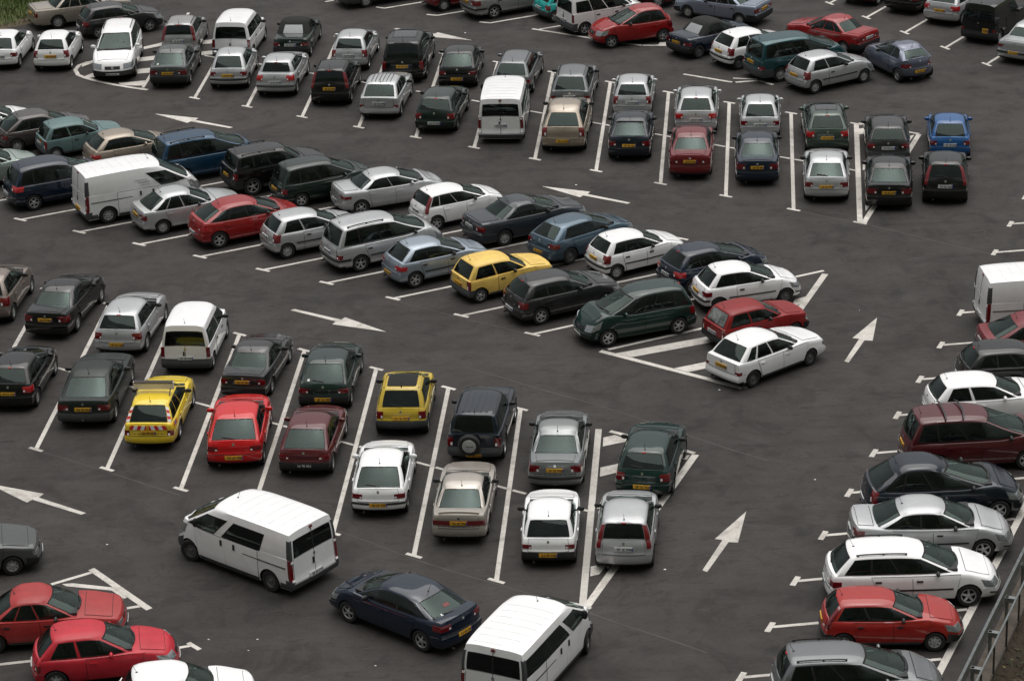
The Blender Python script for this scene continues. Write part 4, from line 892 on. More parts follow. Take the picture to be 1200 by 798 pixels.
def asphalt():
    m, n, l, b = newmat('asphalt')
    g = n.new('ShaderNodeNewGeometry').outputs['Position']
    def mapped(rot, sx, sy):
        mp = n.new('ShaderNodeMapping'); mp.inputs['Rotation'].default_value = (0,0,R_(rot)); mp.inputs['Scale'].default_value = (sx,sy,1); l.new(g, mp.inputs['Vector']); return mp.outputs[0]
    base = ramp(n, l, noise(n, l, .11, 5, .62, g, .4), [(.30,(.030,.0268,.0252)),(.52,(.0395,.0350,.0328)),(.74,(.051,.0455,.0425))])
    # grain
    c = mix(n, l, 'MULTIPLY', .75, base, ramp(n, l, noise(n, l, 9, 8, .85, g), [(.30,(.72,)*3),(.5,(1,)*3),(.72,(1.30,1.28,1.25))]))
    c = mix(n, l, 'MULTIPLY', .8, c, ramp(n, l, noise(n, l, 48, 3, .8, g), [(.32,(.62,)*3),(.5,(1,)*3),(.68,(1.45,)*3)]))
    # tyre scrubbing along the aisles (three directions)
    for rot,sc,seed in ((34,(.10,.70),0),(-67,(.09,.60),3)):
        v = mapped(rot,*sc); f = noise(n, l, 1.0, 7, .66, v, 1.1)
        c = mix(n, l, 'MULTIPLY', .75, c, ramp(n, l, f, [(.38,(.84,.84,.85)),(.49,(1,1,1)),(.56,(1,1,1)),(.70,(1.10,1.09,1.08))]))
    # oil and damp blotches
    c = mix(n, l, 'MULTIPLY', .85, c, ramp(n, l, noise(n, l, .55, 6, .68, g, 1.4), [(.39,(.66,.66,.67)),(.49,(1,1,1))]))
    # smeared rubber, torn edges
    c = mix(n, l, 'MULTIPLY', .9, c, ramp(n, l, noise(n, l, 1.7, 9, .78, mapped(30,.55,1.6), 2.2), [(.385,(.56,.56,.57)),(.455,(1,1,1))]))
    # oil drips
    vd = n.new('ShaderNodeTexVoronoi'); vd.inputs['Scale'].default_value = .42; vd.inputs['Randomness'].default_value = 1.0
    wv = n.new('ShaderNodeVectorMath'); wv.operation='ADD'; nw = n.new('ShaderNodeTexNoise'); nw.inputs['Scale'].default_value = 3.0; l.new(g, nw.inputs['Vector']); sc_ = n.new('ShaderNodeVectorMath'); sc_.operation='SCALE'; sc_.inputs['Scale'].default_value=.5; l.new(nw.outputs['Color'], sc_.inputs[0]); l.new(g, wv.inputs[0]); l.new(sc_.outputs[0], wv.inputs[1]); l.new(wv.outputs[0], vd.inputs['Vector'])
    c = mix(n, l, 'MULTIPLY', .8, c, ramp(n, l, vd.outputs['Distance'], [(.04,(.50,.50,.51)),(.13,(1,1,1))]))
    # pale grit specks
    vo = n.new('ShaderNodeTexVoronoi'); vo.inputs['Scale'].default_value = 5.5; l.new(g, vo.inputs['Vector'])
    sp = ramp(n, l, vo.outputs['Distance'], [(.035,(1,1,1)),(.06,(0,0,0))])
    gate = ramp(n, l, noise(n, l, .8, 3, .6, g), [(.56,(0,0,0)),(.64,(1,1,1))])
    mm = mix(n, l, 'MULTIPLY', 1.0, sp, gate); c = mix(n, l, 'MIX', mm, c, (.17,.16,.15))
    l.new(c, b.inputs['Base Color'])
    l.new(ramp(n, l, noise(n, l, .7, 5, .6, g), [(.3,(.70,)*3),(.7,(.92,)*3)]), b.inputs['Roughness']); b.inputs['Specular IOR Level'].default_value = .35
    bump(n, l, noise(n, l, 60, 4, .8, g), .5, .008, b)
    return m
asphalt()
def ground_mat(name, cols, scale, bmp=.8):
    m, n, l, b = newmat(name)
    g = n.new('ShaderNodeNewGeometry').outputs['Position']
    f = noise(n, l, scale, 9, .78, g, .5); f2 = noise(n, l, scale*6, 6, .8, g)
    c = ramp(n, l, f, [(.25+.5*k/(len(cols)-1),q) for k,q in enumerate(cols)])
    c = mix(n, l, 'MULTIPLY', .8, c, ramp(n, l, f2, [(.3,(.5,)*3),(.7,(1.4,)*3)]))
    l.new(c, b.inputs['Base Color']); b.inputs['Roughness'].default_value = .95; bump(n, l, f2, bmp, .05, b); return m
ground_mat('bark_soil', [(.012,.007,.005),(.040,.024,.015),(.030,.024,.011),(.080,.052,.034)], 2.6); ground_mat('turf', [(.035,.048,.012),(.060,.078,.020),(.10,.10,.035)], 1.2); ground_mat('dry_verge', [(.05,.04,.022),(.11,.085,.05)], 3.)
ground_mat('blocking_slope_green', [(.020,.030,.012),(.040,.055,.020),(.060,.065,.030)], .3); simple('grass_blade', (.075,.125,.022), .8, var=.5, vscale=1.2); simple('grass_dry', (.13,.12,.045), .8, var=.3, vscale=2)
simple('joint_tar', (.075,.068,.062), .9, var=.3, vscale=2); simple('shrub_leaf', (.035,.055,.016), .7, var=.4, vscale=3)

# ---------------------------------------------------------------- object helpers
COL = scene.collection
def mesh_of(name, V, F, mats=(), smooth=True, sharp=38, idx=None):
    me = bpy.data.meshes.new(name); me.from_pydata([tuple(v) for v in V], [], [tuple(f) for f in F])
    for m in mats: me.materials.append(MATS[m] if m else None)
    if idx: me.polygons.foreach_set('material_index', idx)
    if smooth:
        me.polygons.foreach_set('use_smooth', [True]*len(me.polygons))
        me.set_sharp_from_angle(angle=R_(sharp))
    me.update(); return me
def add(name, me, parent=None, loc=None, rot=None):
    o = bpy.data.objects.new(name, me); COL.objects.link(o)
    if parent: o.parent = parent
    if loc: o.location = loc
    if rot: o.rotation_euler = rot
    return o
def join(parts):
    V = []; F = []
    for v,f in parts:
        k = len(V); V += list(v); F += [[i+k for i in q] for q in f]
    return V, F
def box(x0,x1,y0,y1,z0,z1):
    V = [(x,y,z) for x in (x0,x1) for y in (y0,y1) for z in (z0,z1)]
    return V, [[0,1,3,2],[4,6,7,5],[0,4,5,1],[2,3,7,6],[0,2,6,4],[1,5,7,3]]
def lathe_y(prof, n=20):
    """profile (radius, y) spun round the y axis"""
    V = []; F = []
    for k in range(n):
        a = 2*math.pi*k/n
        for r,y in prof: V.append((r*math.cos(a), y, r*math.sin(a)))
    m = len(prof)
    for k in range(n):
        k2 = (k+1)%n
        for j in range(m-1): F.append([k*m+j, k2*m+j, k2*m+j+1, k*m+j+1])
    return V, F
def tube(p, q, r, n=6):
    p, q = Vector(p), Vector(q); d = (q-p).normalized(); u = d.orthogonal().normalized(); w = d.cross(u)
    V = []
    for c in (p,q):
        for k in range(n):
            a = 2*math.pi*k/n; V.append(tuple(c+u*r*math.cos(a)+w*r*math.sin(a)))
    F = [[k,(k+1)%n,n+(k+1)%n,n+k] for k in range(n)]+[list(range(n))[::-1], list(range(n,2*n))]
    return V, F
def ball(c, rx, ry, rz, n=10, m=7):
    V = [(c[0],c[1],c[2]-rz)]; F = []
    for j in range(1,m):
        ph = math.pi*j/m
        for k in range(n):
            a = 2*math.pi*k/n; V.append((c[0]+rx*math.sin(ph)*math.cos(a), c[1]+ry*math.sin(ph)*math.sin(a), c[2]-rz*math.cos(ph)))
    V.append((c[0],c[1],c[2]+rz)); t = len(V)-1
    for k in range(n):
        F.append([0,1+(k+1)%n,1+k]); F.append([t,1+(m-2)*n+k,1+(m-2)*n+(k+1)%n])
        for j in range(m-2): F.append([1+j*n+k,1+j*n+(k+1)%n,1+(j+1)*n+(k+1)%n,1+(j+1)*n+k])
    return V, F

# ---------------------------------------------------------------- setting
def sheet(name, pts, z, mat, parent=None, thick=.0, kind='structure', below=False):
    V = [(x,y,z) for x,y in pts]; n = len(V)
    a = sum(pts[i][0]*pts[(i+1)%n][1]-pts[(i+1)%n][0]*pts[i][1] for i in range(n))
    if a < 0: V = V[::-1]
    F = [list(range(n))]
    if thick:
        V += [(x,y,z-thick) for x,y,_ in V]
        F += [[i, n+i, n+(i+1)%n, (i+1)%n] for i in range(n)]
    o = add(name, mesh_of(name, V, F, [mat], smooth=False), parent)
    if parent is None: o['kind'] = kind
    return o
kerb_dir = Vector((math.cos(R_(67.6)), math.sin(R_(67.6)))); kerb_n = Vector((kerb_dir.y, -kerb_dir.x))
E0 = Vector((11.02,63.06))+kerb_n*.02     # foot of the guard rail
def kp(s, d, z): 
    v = E0+kerb_dir*s+kerb_n*d; return (v.x, v.y, z)
far, near = kp(260,-.02,0), kp(-26,-.02,0)
asph = sheet('asphalt_car_park', [(near[0],near[1]),(far[0],far[1]),(-180,far[1]),(-180,near[1])], 0, 'asphalt', thick=.4)
sheet('ground', [(-900,-300),(900,-300),(900,1800),(-900,1800)], -9.0, 'turf')
# unseen slope added around the camera to block sky behind it and darken reflections
hv=[];hf=[];hr=random.Random(11)
hy=[(38,-9.2),(33,-4),(26,2),(18,9),(10,19),(3,29),(-3,34.5),(-12,41),(-30,58),(-60,88),(-100,128),(-150,160)]
for i in range(61):
    for y,z in hy: hv.append((-330+i*11, y+hr.uniform(-1,1), z+(hr.uniform(-1,1)*.03*abs(y) if y<-8 else hr.uniform(-.3,.3))))
m_=len(hy)
hf=[[i*m_+j,i*m_+j+1,(i+1)*m_+j+1,(i+1)*m_+j] for i in range(60) for j in range(m_-1)]
hl=add('sky_blocking_slope', mesh_of('sky_blocking_slope',hv,hf,['blocking_slope_green'],sharp=80)); hl['kind']='structure'
# painted markings, each a thin sheet 4 mm thick on the asphalt (caps 4 mm above the lines they cross)
mk_mesh = {}
for n_, x0, y0, x1, y1, w in STRIPS:
    d = Vector((x1-x0,y1-y0)); L = d.length
    z = {'stall_line':.004,'stall_cross_line':.012,'line_end_bar':.008,'bay_border_line':.016}[n_]
    V, F = box(-L/2, L/2, -w/2, w/2, -z+.0005, 0)
    o = add(n_, mesh_of(n_, V, F, ['line_paint'], smooth=False), asph, ((x0+x1)/2,(y0+y1)/2,z), (0,0,math.atan2(d.y,d.x)))
for k,(n_, pts) in enumerate(POLYS): sheet(n_, pts, .006, 'line_paint', asph, .0055)
for x0,y0,x1,y1 in ARROWS:
    d = Vector((x1-x0,y1-y0)); n = Vector((-d.y,d.x))
    sheet('direction_arrow', [tuple(Vector((x0,y0))+d*a+n*b) for a,b in ARROW], .006, 'line_paint', asph, .0055)
cv = [Vector(p) for p in CURVE]; Lp = []; Rp = []
for k,p in enumerate(cv):
    t = (cv[min(k+1,len(cv)-1)]-cv[max(k-1,0)]).normalized(); n = Vector((-t.y,t.x))
    Lp.append(tuple(p+n*.09)); Rp.append(tuple(p-n*.09))
sheet('curved_bay_border_line', Lp+Rp[::-1], .010, 'line_paint', asph, .0095)
# sealed joints where two lanes of asphalt meet
def joint(pts, w=.035):
    P = [Vector(p) for p in pts]; out = []
    for a,b in zip(P[:-1],P[1:]):
        n = max(2,int((b-a).length/1.2)); out += [a.lerp(b,i/n) for i in range(n)]
    out.append(P[-1]); A=[];B=[]
    for i,p in enumerate(out):
        t = (out[min(i+1,len(out)-1)]-out[max(i-1,0)]).normalized(); n = Vector((-t.y,t.x)); q = p+n*random.uniform(-.04,.04); ww = w*random.uniform(.5,1.3)
        A.append(tuple(q+n*ww/2)); B.append(tuple(q-n*ww/2))
    V = [(x,y,.002) for x,y in A+B]; m = len(A)
    add('asphalt_joint', mesh_of('asphalt_joint', V, [[i,m+i,m+i+1,i+1] for i in range(m-1)], ['joint_tar'], smooth=False), asph)
for j in JOINTS: joint(j)
# grass bank, top left
gb = [tuple(p) for p in GRASS]
gpts = gb+[(-19,140),(-60,140),(-60,110),(-27,118)]
def gh(x,y):    # height of bank: rises away from the edge
    d = min((Vector((x,y))-Vector(p)).length for p in gb); return .03+.10*min(d,9)
V=[];F=[];nx,ny=50,40
from mathutils.geometry import intersect_point_line
def inside(x,y,poly):
    c=False;j=len(poly)-1
    for i in range(len(poly)):
        if (poly[i][1]>y)!=(poly[j][1]>y) and x<(poly[j][0]-poly[i][0])*(y-poly[i][1])/(poly[j][1]-poly[i][1])+poly[i][0]: c=not c
        j=i
    return c
def edged(x,y):
    best=1e9
    for a,b in zip(gpts,gpts[1:]+gpts[:1]):
        p,t = intersect_point_line(Vector((x,y,0)),Vector((*a,0)),Vector((*b,0))); t=max(0,min(1,t)); q=Vector((*a,0)).lerp(Vector((*b,0)),t)
        best=min(best,(Vector((x,y,0))-q).length)
    return best
bm = bmesh.new(); rings=[]
base = [Vector((x,y,.005)) for x,y in gpts]
n=len(base); cen = Vector((-36,128,0))
for k in range(9):
    f=1-.11*k; rings.append([bm.verts.new(cen+(p-cen)*f+Vector((0,0,.25*(1-f)*6 if k else 0))) for p in base])
for r0,r1 in zip(rings[:-1],rings[1:]):
    for i in range(n): bm.faces.new([r0[i],r0[(i+1)%n],r1[(i+1)%n],r1[i]])
bm.faces.new(rings[-1]); bmesh.ops.recalc_face_normals(bm,faces=bm.faces); me=bpy.data.meshes.new('grass_bank'); bm.to_mesh(me); bm.free(); me.materials.append(MATS['turf'])
if me.polygons[0].normal.z<0: me.flip_normals()
gbank = add('grass_bank', me); gbank['kind']='structure'
V=[];F=[];idx=[]
rnd = random.Random(3)
cnt=0
while cnt<9000:
    x=rnd.uniform(-27.5,-18.5); y=rnd.uniform(125,136)
    if not inside(x,y,gpts): continue
    cnt+=1
    e = edged(x,y)
    # bank height
    f = 0
    z = .02+min(.9,e*.12)
    a = rnd.uniform(0,6.28); h = rnd.uniform(.10,.34)*(1 if e>.5 else .6); w=rnd.uniform(.02,.05)
    lx,ly = rnd.uniform(-.14,.14), rnd.uniform(-.14,.14); k=len(V)
    V += [(x-w*math.cos(a),y-w*math.sin(a),z-.15),(x+w*math.cos(a),y+w*math.sin(a),z-.15),(x+lx,y+ly,z+h)]
    F.append([k,k+1,k+2]); idx.append(1 if (rnd.random()<.22 or e<.45) else 0)
g = add('grass', mesh_of('grass', V, F, ['grass_blade','grass_dry'], smooth=False, idx=idx)); g['kind']='stuff'; g['label']='long rough grass on the bank at the car park corner'; g['category']='grass'
# strip of dry soil along the grass edge
V=[];m=len(gb)
for k,p in enumerate(gb):
    t=(Vector(gb[min(k+1,m-1)])-Vector(gb[max(k-1,0)])).normalized(); nn=Vector((t.y,-t.x))
    V += [tuple(Vector(p)+nn*.25)+(.006,), tuple(Vector(p)-nn*.6)+(.10,)]
v = add('verge', mesh_of('verge', V, [[2*i,2*i+2,2*i+3,2*i+1] for i in range(m-1)], ['dry_verge'], smooth=False)); v['kind']='structure'
# ---- right edge: concrete strip, embankment, guard rail, fence
V=[];F=[]
cols=[(-.02,.006),(.25,.03),(.50,.02)]
ns=60
for i in range(ns+1):
    s=-30+i*130/ns
    for d,z in cols: V.append(kp(s,d,z))
F=[[i*3+j,i*3+j+1,(i+1)*3+j+1,(i+1)*3+j] for i in range(ns) for j in range(2)]
c=add('concrete_edge_strip', mesh_of('concrete_edge_strip',V,F,['concrete'],smooth=False)); c['kind']='structure'
V=[];F=[];rnd=random.Random(5); nd=26; ns=160
for i in range(ns+1):
    s=-30+i*130/ns
    for j in range(nd+1):
        d=.50+j*.6; z=.02-(d-.50)*.58+ (rnd.uniform(-.10,.10) if j else 0)
        V.append(kp(s+rnd.uniform(-.2,.2),d,max(z,-9.2)))
F=[[i*(nd+1)+j,i*(nd+1)+j+1,(i+1)*(nd+1)+j+1,(i+1)*(nd+1)+j] for i in range(ns) for j in range(nd)]
c=add('embankment', mesh_of('embankment',V,F,['bark_soil'],smooth=True,sharp=80)); c['kind']='structure'
V=[];F=[];idx=[]
for _ in range(14000):
    s=rnd.uniform(-6,16); d=.52+rnd.random()**.8*6; z=.03-(d-.50)*.58
    a=rnd.uniform(0,6.28); l=rnd.uniform(.04,.16); w=rnd.uniform(.012,.05); p=Vector(kp(s,d,z+rnd.uniform(0,.07))); u=Vector((math.cos(a),math.sin(a),rnd.uniform(-.8,.8)))*l; q=Vector((-math.sin(a),math.cos(a),rnd.uniform(-.5,.5)))*w; k=len(V)
    V += [tuple(p-u-q),tuple(p+u-q*.3),tuple(p+u*.6+q)]; F.append([k,k+1,k+2]); idx.append(rnd.choice([0,0,0,0,0,0,1,2]))
c=add('bark_litter', mesh_of('bark_litter',V,F,['bark_soil','shrub_leaf','grass_dry'],smooth=False,idx=idx)); c['kind']='stuff'; c['label']='dead leaves and bark covering the slope behind the rail'; c['category']='leaf litter'
gr = add('guard_rail', None, None, kp(0,0,0)); gr['label']='galvanised guard rail along the right edge of the car park'; gr['category']='guard rail'
inv = Vector(kp(0,0,0))
def rel(p): return tuple(Vector(p)-inv)
prof=[(-.02,.48),(.05,.50),(.05,.58),(-.02,.62),(-.02,.68),(.05,.72),(.05,.80),(-.02,.82),(-.005,.835),(.07,.815),(.07,.48)]
prof=[(-.04,.46),(.01,.49),(.01,.57),(-.04,.60),(-.04,.66),(.01,.69),(.01,.77),(-.04,.80),(-.02,.81),(.03,.78),(.03,.48)]
sec=2.0
for k in range(-4,12):
    V=[];F=[];m=len(prof)
    for s in (k*sec*2,(k+1)*sec*2+.02):
        for d,z in prof: V.append(rel(kp(s,d+.02+(.004 if k%2 else 0),z)))
    F=[[j,m+j,m+(j+1)%m,(j+1)%m] for j in range(m)]+[list(range(m)),list(range(m,2*m))[::-1]]
    add('rail_beam', mesh_of('rail_beam',V,F,['galvanised'],smooth=False), gr)
for k in range(-6,22):
    V,F = join([box(-.05,.05,-.04,.04,-.1,.74), box(-.06,.06,-.02,.02,.56,.72)])
    add('post', mesh_of('post',V,F,['galvanised'],smooth=False), gr, rel(kp(k*2+.9,.17,0)), (0,0,R_(67.6)))
    V,F = box(-.07,.07,-.15,.14,.60,.74)
    add('bracket', mesh_of('bracket',V,F,['galvanised'],smooth=False), gr, rel(kp(k*2+.9,.26,0)), (0,0,R_(67.6)))
fe = add('railing', None, None, kp(0,.5,0)); fe['label']='tall steel railing at the top of the slope behind the guard rail'; fe['category']='railing'
inv = Vector(kp(0,.5,0))
for k in range(-4,12):
    V,F=tube(rel(kp(k*4,.50,.95)),rel(kp((k+1)*4,.50,.95)),.032,8); add('top_rail', mesh_of('top_rail',V,F,['galvanised']), fe)
for k in range(-10,24):
    V,F=tube(rel(kp(k*1.5+.3,.52,-.25)),rel(kp(k*1.5+.3,.52,.92)),.028,6); add('upright', mesh_of('upright',V,F,['rusty_steel']), fe)
for k in range(-4,12):
    V,F=tube(rel(kp(k*4,.52,.12)),rel(kp((k+1)*4,.52,.12)),.018,6); add('bottom_rail', mesh_of('bottom_rail',V,F,['rusty_steel']), fe)
# scraps of litter
for k,(x,y,w,lab) in enumerate(LITTER):
    rr=random.Random(k); V=[];n=7
    for i in range(n): a=2*math.pi*i/n; r_=.6*w*rr.uniform(.6,1.1); V.append((r_*math.cos(a),r_*math.sin(a)*.7,rr.uniform(.0,.01)))
    V.append((0,0,.02)); F=[[i,(i+1)%n,n] for i in range(n)]+[list(range(n))[::-1]]
    o=add('paper_scrap', mesh_of('paper_scrap',V,F,['litter_paper'],smooth=False), None, (x,y,.004)); o['label']=lab; o['category']='litter'; o['group']='paper scraps on the asphalt'

# ---------------------------------------------------------------- cars
TYPES = {k:v for k,v in list(globals().items()) if isinstance(v,dict) and 'wb' in v}
BODYC = {}
def body_meshes(tn):
    if tn in BODYC: return BODYC[tn]
    sp = Shape(TYPES[tn]); (V0,F0),(V1,F1) = sp.surf(); ox = sp.L/2
    out = []
    V = [(x-ox,y,z) for x,y,z in V0]
    bm = bmesh.new(); vv=[bm.verts.new(v) for v in V]
    for f in F0:
        try: bm.faces.new([vv[i] for i in f])
        except ValueError: pass
    bmesh.ops.recalc_face_normals(bm, faces=bm.faces)
    me = bpy.data.meshes.new('body_'+'shell'); bm.to_mesh(me); bm.free()
    # wheel arches cut out of the body
    bm = bmesh.new()
    for x in (sp.xR,sp.xF):
        for sg in (1,-1):
            ra = sp.r+.055; n=20; y0,y1 = sg*(sp.W/2-.30), sg*(sp.W/2+.2)
            ring=[[],[]]
            for k in range(n):
                a=2*math.pi*k/n
                for q,y in enumerate((y0,y1)): ring[q].append(bm.verts.new((x-ox+ra*math.cos(a),y,sp.r+ra*math.sin(a))))
            for k in range(n): bm.faces.new([ring[0][k],ring[0][(k+1)%n],ring[1][(k+1)%n],ring[1][k]])
            bm.faces.new(ring[0]); bm.faces.new(ring[1])
    bmesh.ops.recalc_face_normals(bm, faces=bm.faces)
    cm = bpy.data.meshes.new('arch_cutter'); bm.to_mesh(cm); bm.free()
    ob = bpy.data.objects.new('tmp_body', me); oc = bpy.data.objects.new('tmp_cut', cm)
    COL.objects.link(ob); COL.objects.link(oc)
    md = ob.modifiers.new('b','BOOLEAN'); md.operation='DIFFERENCE'; md.object=oc; md.solver='EXACT'
    dg = bpy.context.evaluated_depsgraph_get(); nm = bpy.data.meshes.new_from_object(ob.evaluated_get(dg))
    bpy.data.objects.remove(ob); bpy.data.objects.remove(oc); bpy.data.meshes.remove(cm)
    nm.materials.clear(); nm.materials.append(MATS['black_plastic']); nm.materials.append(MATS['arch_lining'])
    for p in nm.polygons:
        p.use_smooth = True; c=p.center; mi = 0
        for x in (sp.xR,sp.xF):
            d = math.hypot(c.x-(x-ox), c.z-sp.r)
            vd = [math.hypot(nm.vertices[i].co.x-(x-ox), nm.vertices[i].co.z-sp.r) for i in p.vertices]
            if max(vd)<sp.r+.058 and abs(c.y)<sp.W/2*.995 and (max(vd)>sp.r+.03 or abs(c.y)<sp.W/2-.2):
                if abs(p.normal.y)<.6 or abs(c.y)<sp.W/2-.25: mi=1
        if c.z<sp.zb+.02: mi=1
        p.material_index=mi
    nm.set_sharp_from_angle(angle=R_(35)); nm.name='body'
    tags = list(sp.tags)
    bm = bmesh.new(); vv=[bm.verts.new((x-ox,y,z)) for x,y,z in V1]; ff=[]
    for f,tg in zip(F1,tags):
        try: ff.append((bm.faces.new([vv[i] for i in f]),tg))
        except ValueError: pass
    bmesh.ops.recalc_face_normals(bm, faces=bm.faces)
    bmesh.ops.delete(bm, geom=[f for f,tg in ff if tg], context='FACES_ONLY')
    for f in bm.faces: f.smooth=True
    cab = bpy.data.meshes.new('cabin'); bm.to_mesh(cab); bm.free(); cab.materials.append(MATS['black_plastic']); cab.set_sharp_from_angle(angle=R_(46))
    BODYC[tn]=(sp,nm,cab); return BODYC[tn]
WH={}
def wheel_meshes(r, kind):
    k=(r,kind)
    if k in WH: return WH[k]
    w=.095; ri=r*.66 if kind=='alloy' else r*.62
    ty = mesh_of('tyre', *lathe_y([(ri,-w*.75),(ri+.01,-w),(r-.025,-w),(r,-w*.78),(r,w*.78),(r-.025,w),(ri+.01,w),(ri,w*.75),(ri,-w*.75)],24), ['tyre_rubber'])
    mat = {'alloy':'rim_alloy','cover':'rim_cover','steel':'rim_steel'}[kind]
    parts=[lathe_y([(ri,w*.70),(ri-.004,w*.82),(ri-.022,w*.80),(ri-.03,w*.55)],24)]; dark=[]
    ns = 5 if kind=='alloy' else 7
    y0=w*.62
    for i in range(ns):
        a=2*math.pi*i/ns; hw_=.040 if kind=='alloy' else .052
        if kind=='steel': continue
        u=(math.cos(a),math.sin(a)); t=(-u[1],u[0])
        V=[]
        for rr,h,yy in ((.05,hw_*.8,y0+.012),(ri-.02,hw_*.62,y0+.006)):
            for sg in (-1,1):
                for y in (yy,yy-.03): V.append((u[0]*rr+t[0]*h*sg, y, u[1]*rr+t[1]*h*sg))
        parts.append((V,[[0,2,6,4],[0,4,5,1],[2,3,7,6]]))
    parts.append(lathe_y([(.001,y0+.022),(.045,y0+.02),(.062,y0+.004),(.064,y0-.02)],14))
    if kind=='steel': parts.append(lathe_y([(.06,y0-.005),(ri*.7,y0+.004),(ri*.85,y0-.02),(ri-.02,y0-.01)],20))
    rm = mesh_of('rim', *join(parts), [mat], sharp=30)
    bk = mesh_of('rim_back', *lathe_y([(.001,y0-.035),(ri-.005,y0-.035)],20), ['arch_lining'])
    # backing disc joined into the rim with its own material
    V,F = join(parts+[lathe_y([(.001,y0-.03),(ri-.004,y0-.03)],20)])
    nb = 20
    idx=[0]*(len(F)-nb)+[1]*nb
    rm = mesh_of('rim', V, F, [mat,'arch_lining'], sharp=30, idx=idx)
    WH[k]=(ty,rm); return WH[k]

DET={}
def details(tn, opt):
    """list of (name, mesh, material key or 'PAINT', parent name)"""
    key=(tn,opt)
    if key in DET: return DET[key]
    sp, bmz, cab = body_meshes(tn); ox=sp.L/2; O=opt.split(); out=[]
    def put(name, vf, mat, par=None, sharp=35, smooth=True):
        V,F=vf; V=[(x-ox,y,z) for x,y,z in V]
        out.append((name, mesh_of(name,V,F,[mat if mat!='PAINT' else 'black_plastic'],sharp=sharp,smooth=smooth), mat, par))
    van = sp.panel
    rv = sp.vR
    # --- glass
    def rect(a0,a1,b0,b1): return ((a0,b0),(a1,b0),(a1,b1),(a0,b1))
    gr_ = 'glass_dusty' if tn in('R5','XANT') and 'w' in O else 'glass_rear'
    cl = sp.tail=='x'
    seals=[]
    def ring(face,a0,a1,b0,b1,w,sg=1,h=None):
        h = h or w*1.3; n_=8 if a1-a0>.5 else 3
        for r in ((a0-w,a1+w,b0-h,b0),(a0-w,a1+w,b1,min(.995,b1+h)),(a0-w,a0,b0,b1),(a1,a1+w,b0,b1)):
            seals.append(sp.patch(face,rect(*r),.006,nu=n_ if r[1]-r[0]>.1 else 1,nv=1 if r[3]-r[2]<.1 else 5,sg=sg,ch=False,dep=.03))
    gm = 'soft_window' if tn=='CABR' else gr_
    for v0,v1 in sp.panes:
        ring('GR',v0,v1,*sp.rw,.022); put('rear_window', sp.patch('GR',rect(v0,v1,*sp.rw),.004,nu=8,nv=5,ch=False,dep=.008), 'glass_privacy' if (van or tn in('COMB','C15')) else gm)
    if sp.panes and not van:
        if 'stick' in O or 'stick2' in O: put('sticker', sp.patch('GR',rect(rv*.70,rv*.82,sp.rw[0]+.05,sp.rw[0]+.16),.008,nu=1,nv=1), 'sticker_white')
        if 'stick3' in O: put('sticker', sp.patch('GR',rect(-rv*.2,rv*.15,sp.rw[0]+.3,sp.rw[0]+.45),.008,nu=3,nv=3), 'sticker_red'); put('sticker', sp.patch('GR',rect(rv*.55,rv*.66,sp.rw[0]+.05,sp.rw[0]+.15),.008,nu=3,nv=3), 'sticker_white')
    vF=sp.vF
    ring('GF',-vF,vF,.10,.92,.03,h=.035); put('windscreen', sp.patch('GF',rect(-vF,vF,.10,.92),.004,nu=8,nv=5,ch=False,dep=.008), 'glass_front')
    put('wiper', sp.patch('GF',((-.5,.13),(.15,.11),(.15,.135),(-.5,.155)),.03,nu=3,nv=1,ch=False,dep=.012), 'black_plastic'); put('wiper', sp.patch('GF',((.1,.13),(.75,.15),(.75,.175),(.1,.155)),.03,nu=3,nv=1,ch=False,dep=.012), 'black_plastic')
    for sg in (1,-1):
        for k,(u0,u1) in enumerate(sp.win):
            ring('GS',u0,u1,sp.tb,sp.tt,.018,sg,.032)
            if sp.bp and not van and k+1<len(sp.win): seals.append(sp.patch('GS',rect(u1,sp.win[k+1][0],sp.tb-.03,sp.tt+.03),.007,nu=1,nv=6,sg=sg,ch=False))
            gk = 'glass_privacy' if (van and u1<.9) or ('rails' in O and k==0) else 'glass_side'
            put('side_window', sp.patch('GS',rect(u0,u1,sp.tb,sp.tt),.004,nu=6,nv=4,sg=sg,ch=False,dep=.008), gk)
            if u1>.8 and not van:
                put('quarter_divider', sp.patch('GS',((u1-.20,sp.tb),(u1-.185,sp.tb),(u1-.185,sp.tt),(u1-.20,sp.tt)),.010,nu=1,nv=2,sg=sg,ch=False), 'black_plastic')
    if seals: put('window_seal', join(seals), 'gap_shadow_rubber')
    # --- inside: floor at belt height, seats, dashboard, steering wheel
    sm = ('seat_dark','seat_mid','seat_dark','seat_beige')[hash_(tn+opt)%4]
    xm = sp.xtf-.05 if not van else sp.xtf+.15
    zs_=sp.Z(xm)+sp.crown
    pts=[(u,v) for u in (-.93,-.5,0,.5,.93) for v in (-.9,-.45,0,.45,.9)]
    P_=[sp.gpos(u,v,.0) for u,v in pts]; P_=[(x,y*.99,sp.Z(x)+sp.cr(y/ (sp.W/2))+.012) for x,y,z in P_]
    put('parcel_and_floor',(P_,[[i*5+j,i*5+j+1,(i+1)*5+j+1,(i+1)*5+j] for i in range(4) for j in range(4)]),'trim_dark')
    def seatm(x,y,w,h,rest=.28):
        q=[]
        V,F=box(x-.10,x+.02,y-w/2,y+w/2,zs_-.10,zs_+rest); V=[(a-(c-zs_)*.30,b_*1 if True else b_,c) for a,b_,c in V]; q.append((V,F))
        V,F=box(x-.15,x-.07,y-.12,y+.12,zs_+rest+.01,zs_+rest+h); V=[(a-(c-zs_)*.15,b_,c) for a,b_,c in V]; q.append((V,F))
        return join(q)
    top = sp.H-.12-zs_; rs=min(.22,top*.5)
    for sg in (1,-1): put('front_seat', seatm(xm,sg*.35,.46,.12,rs), sm)
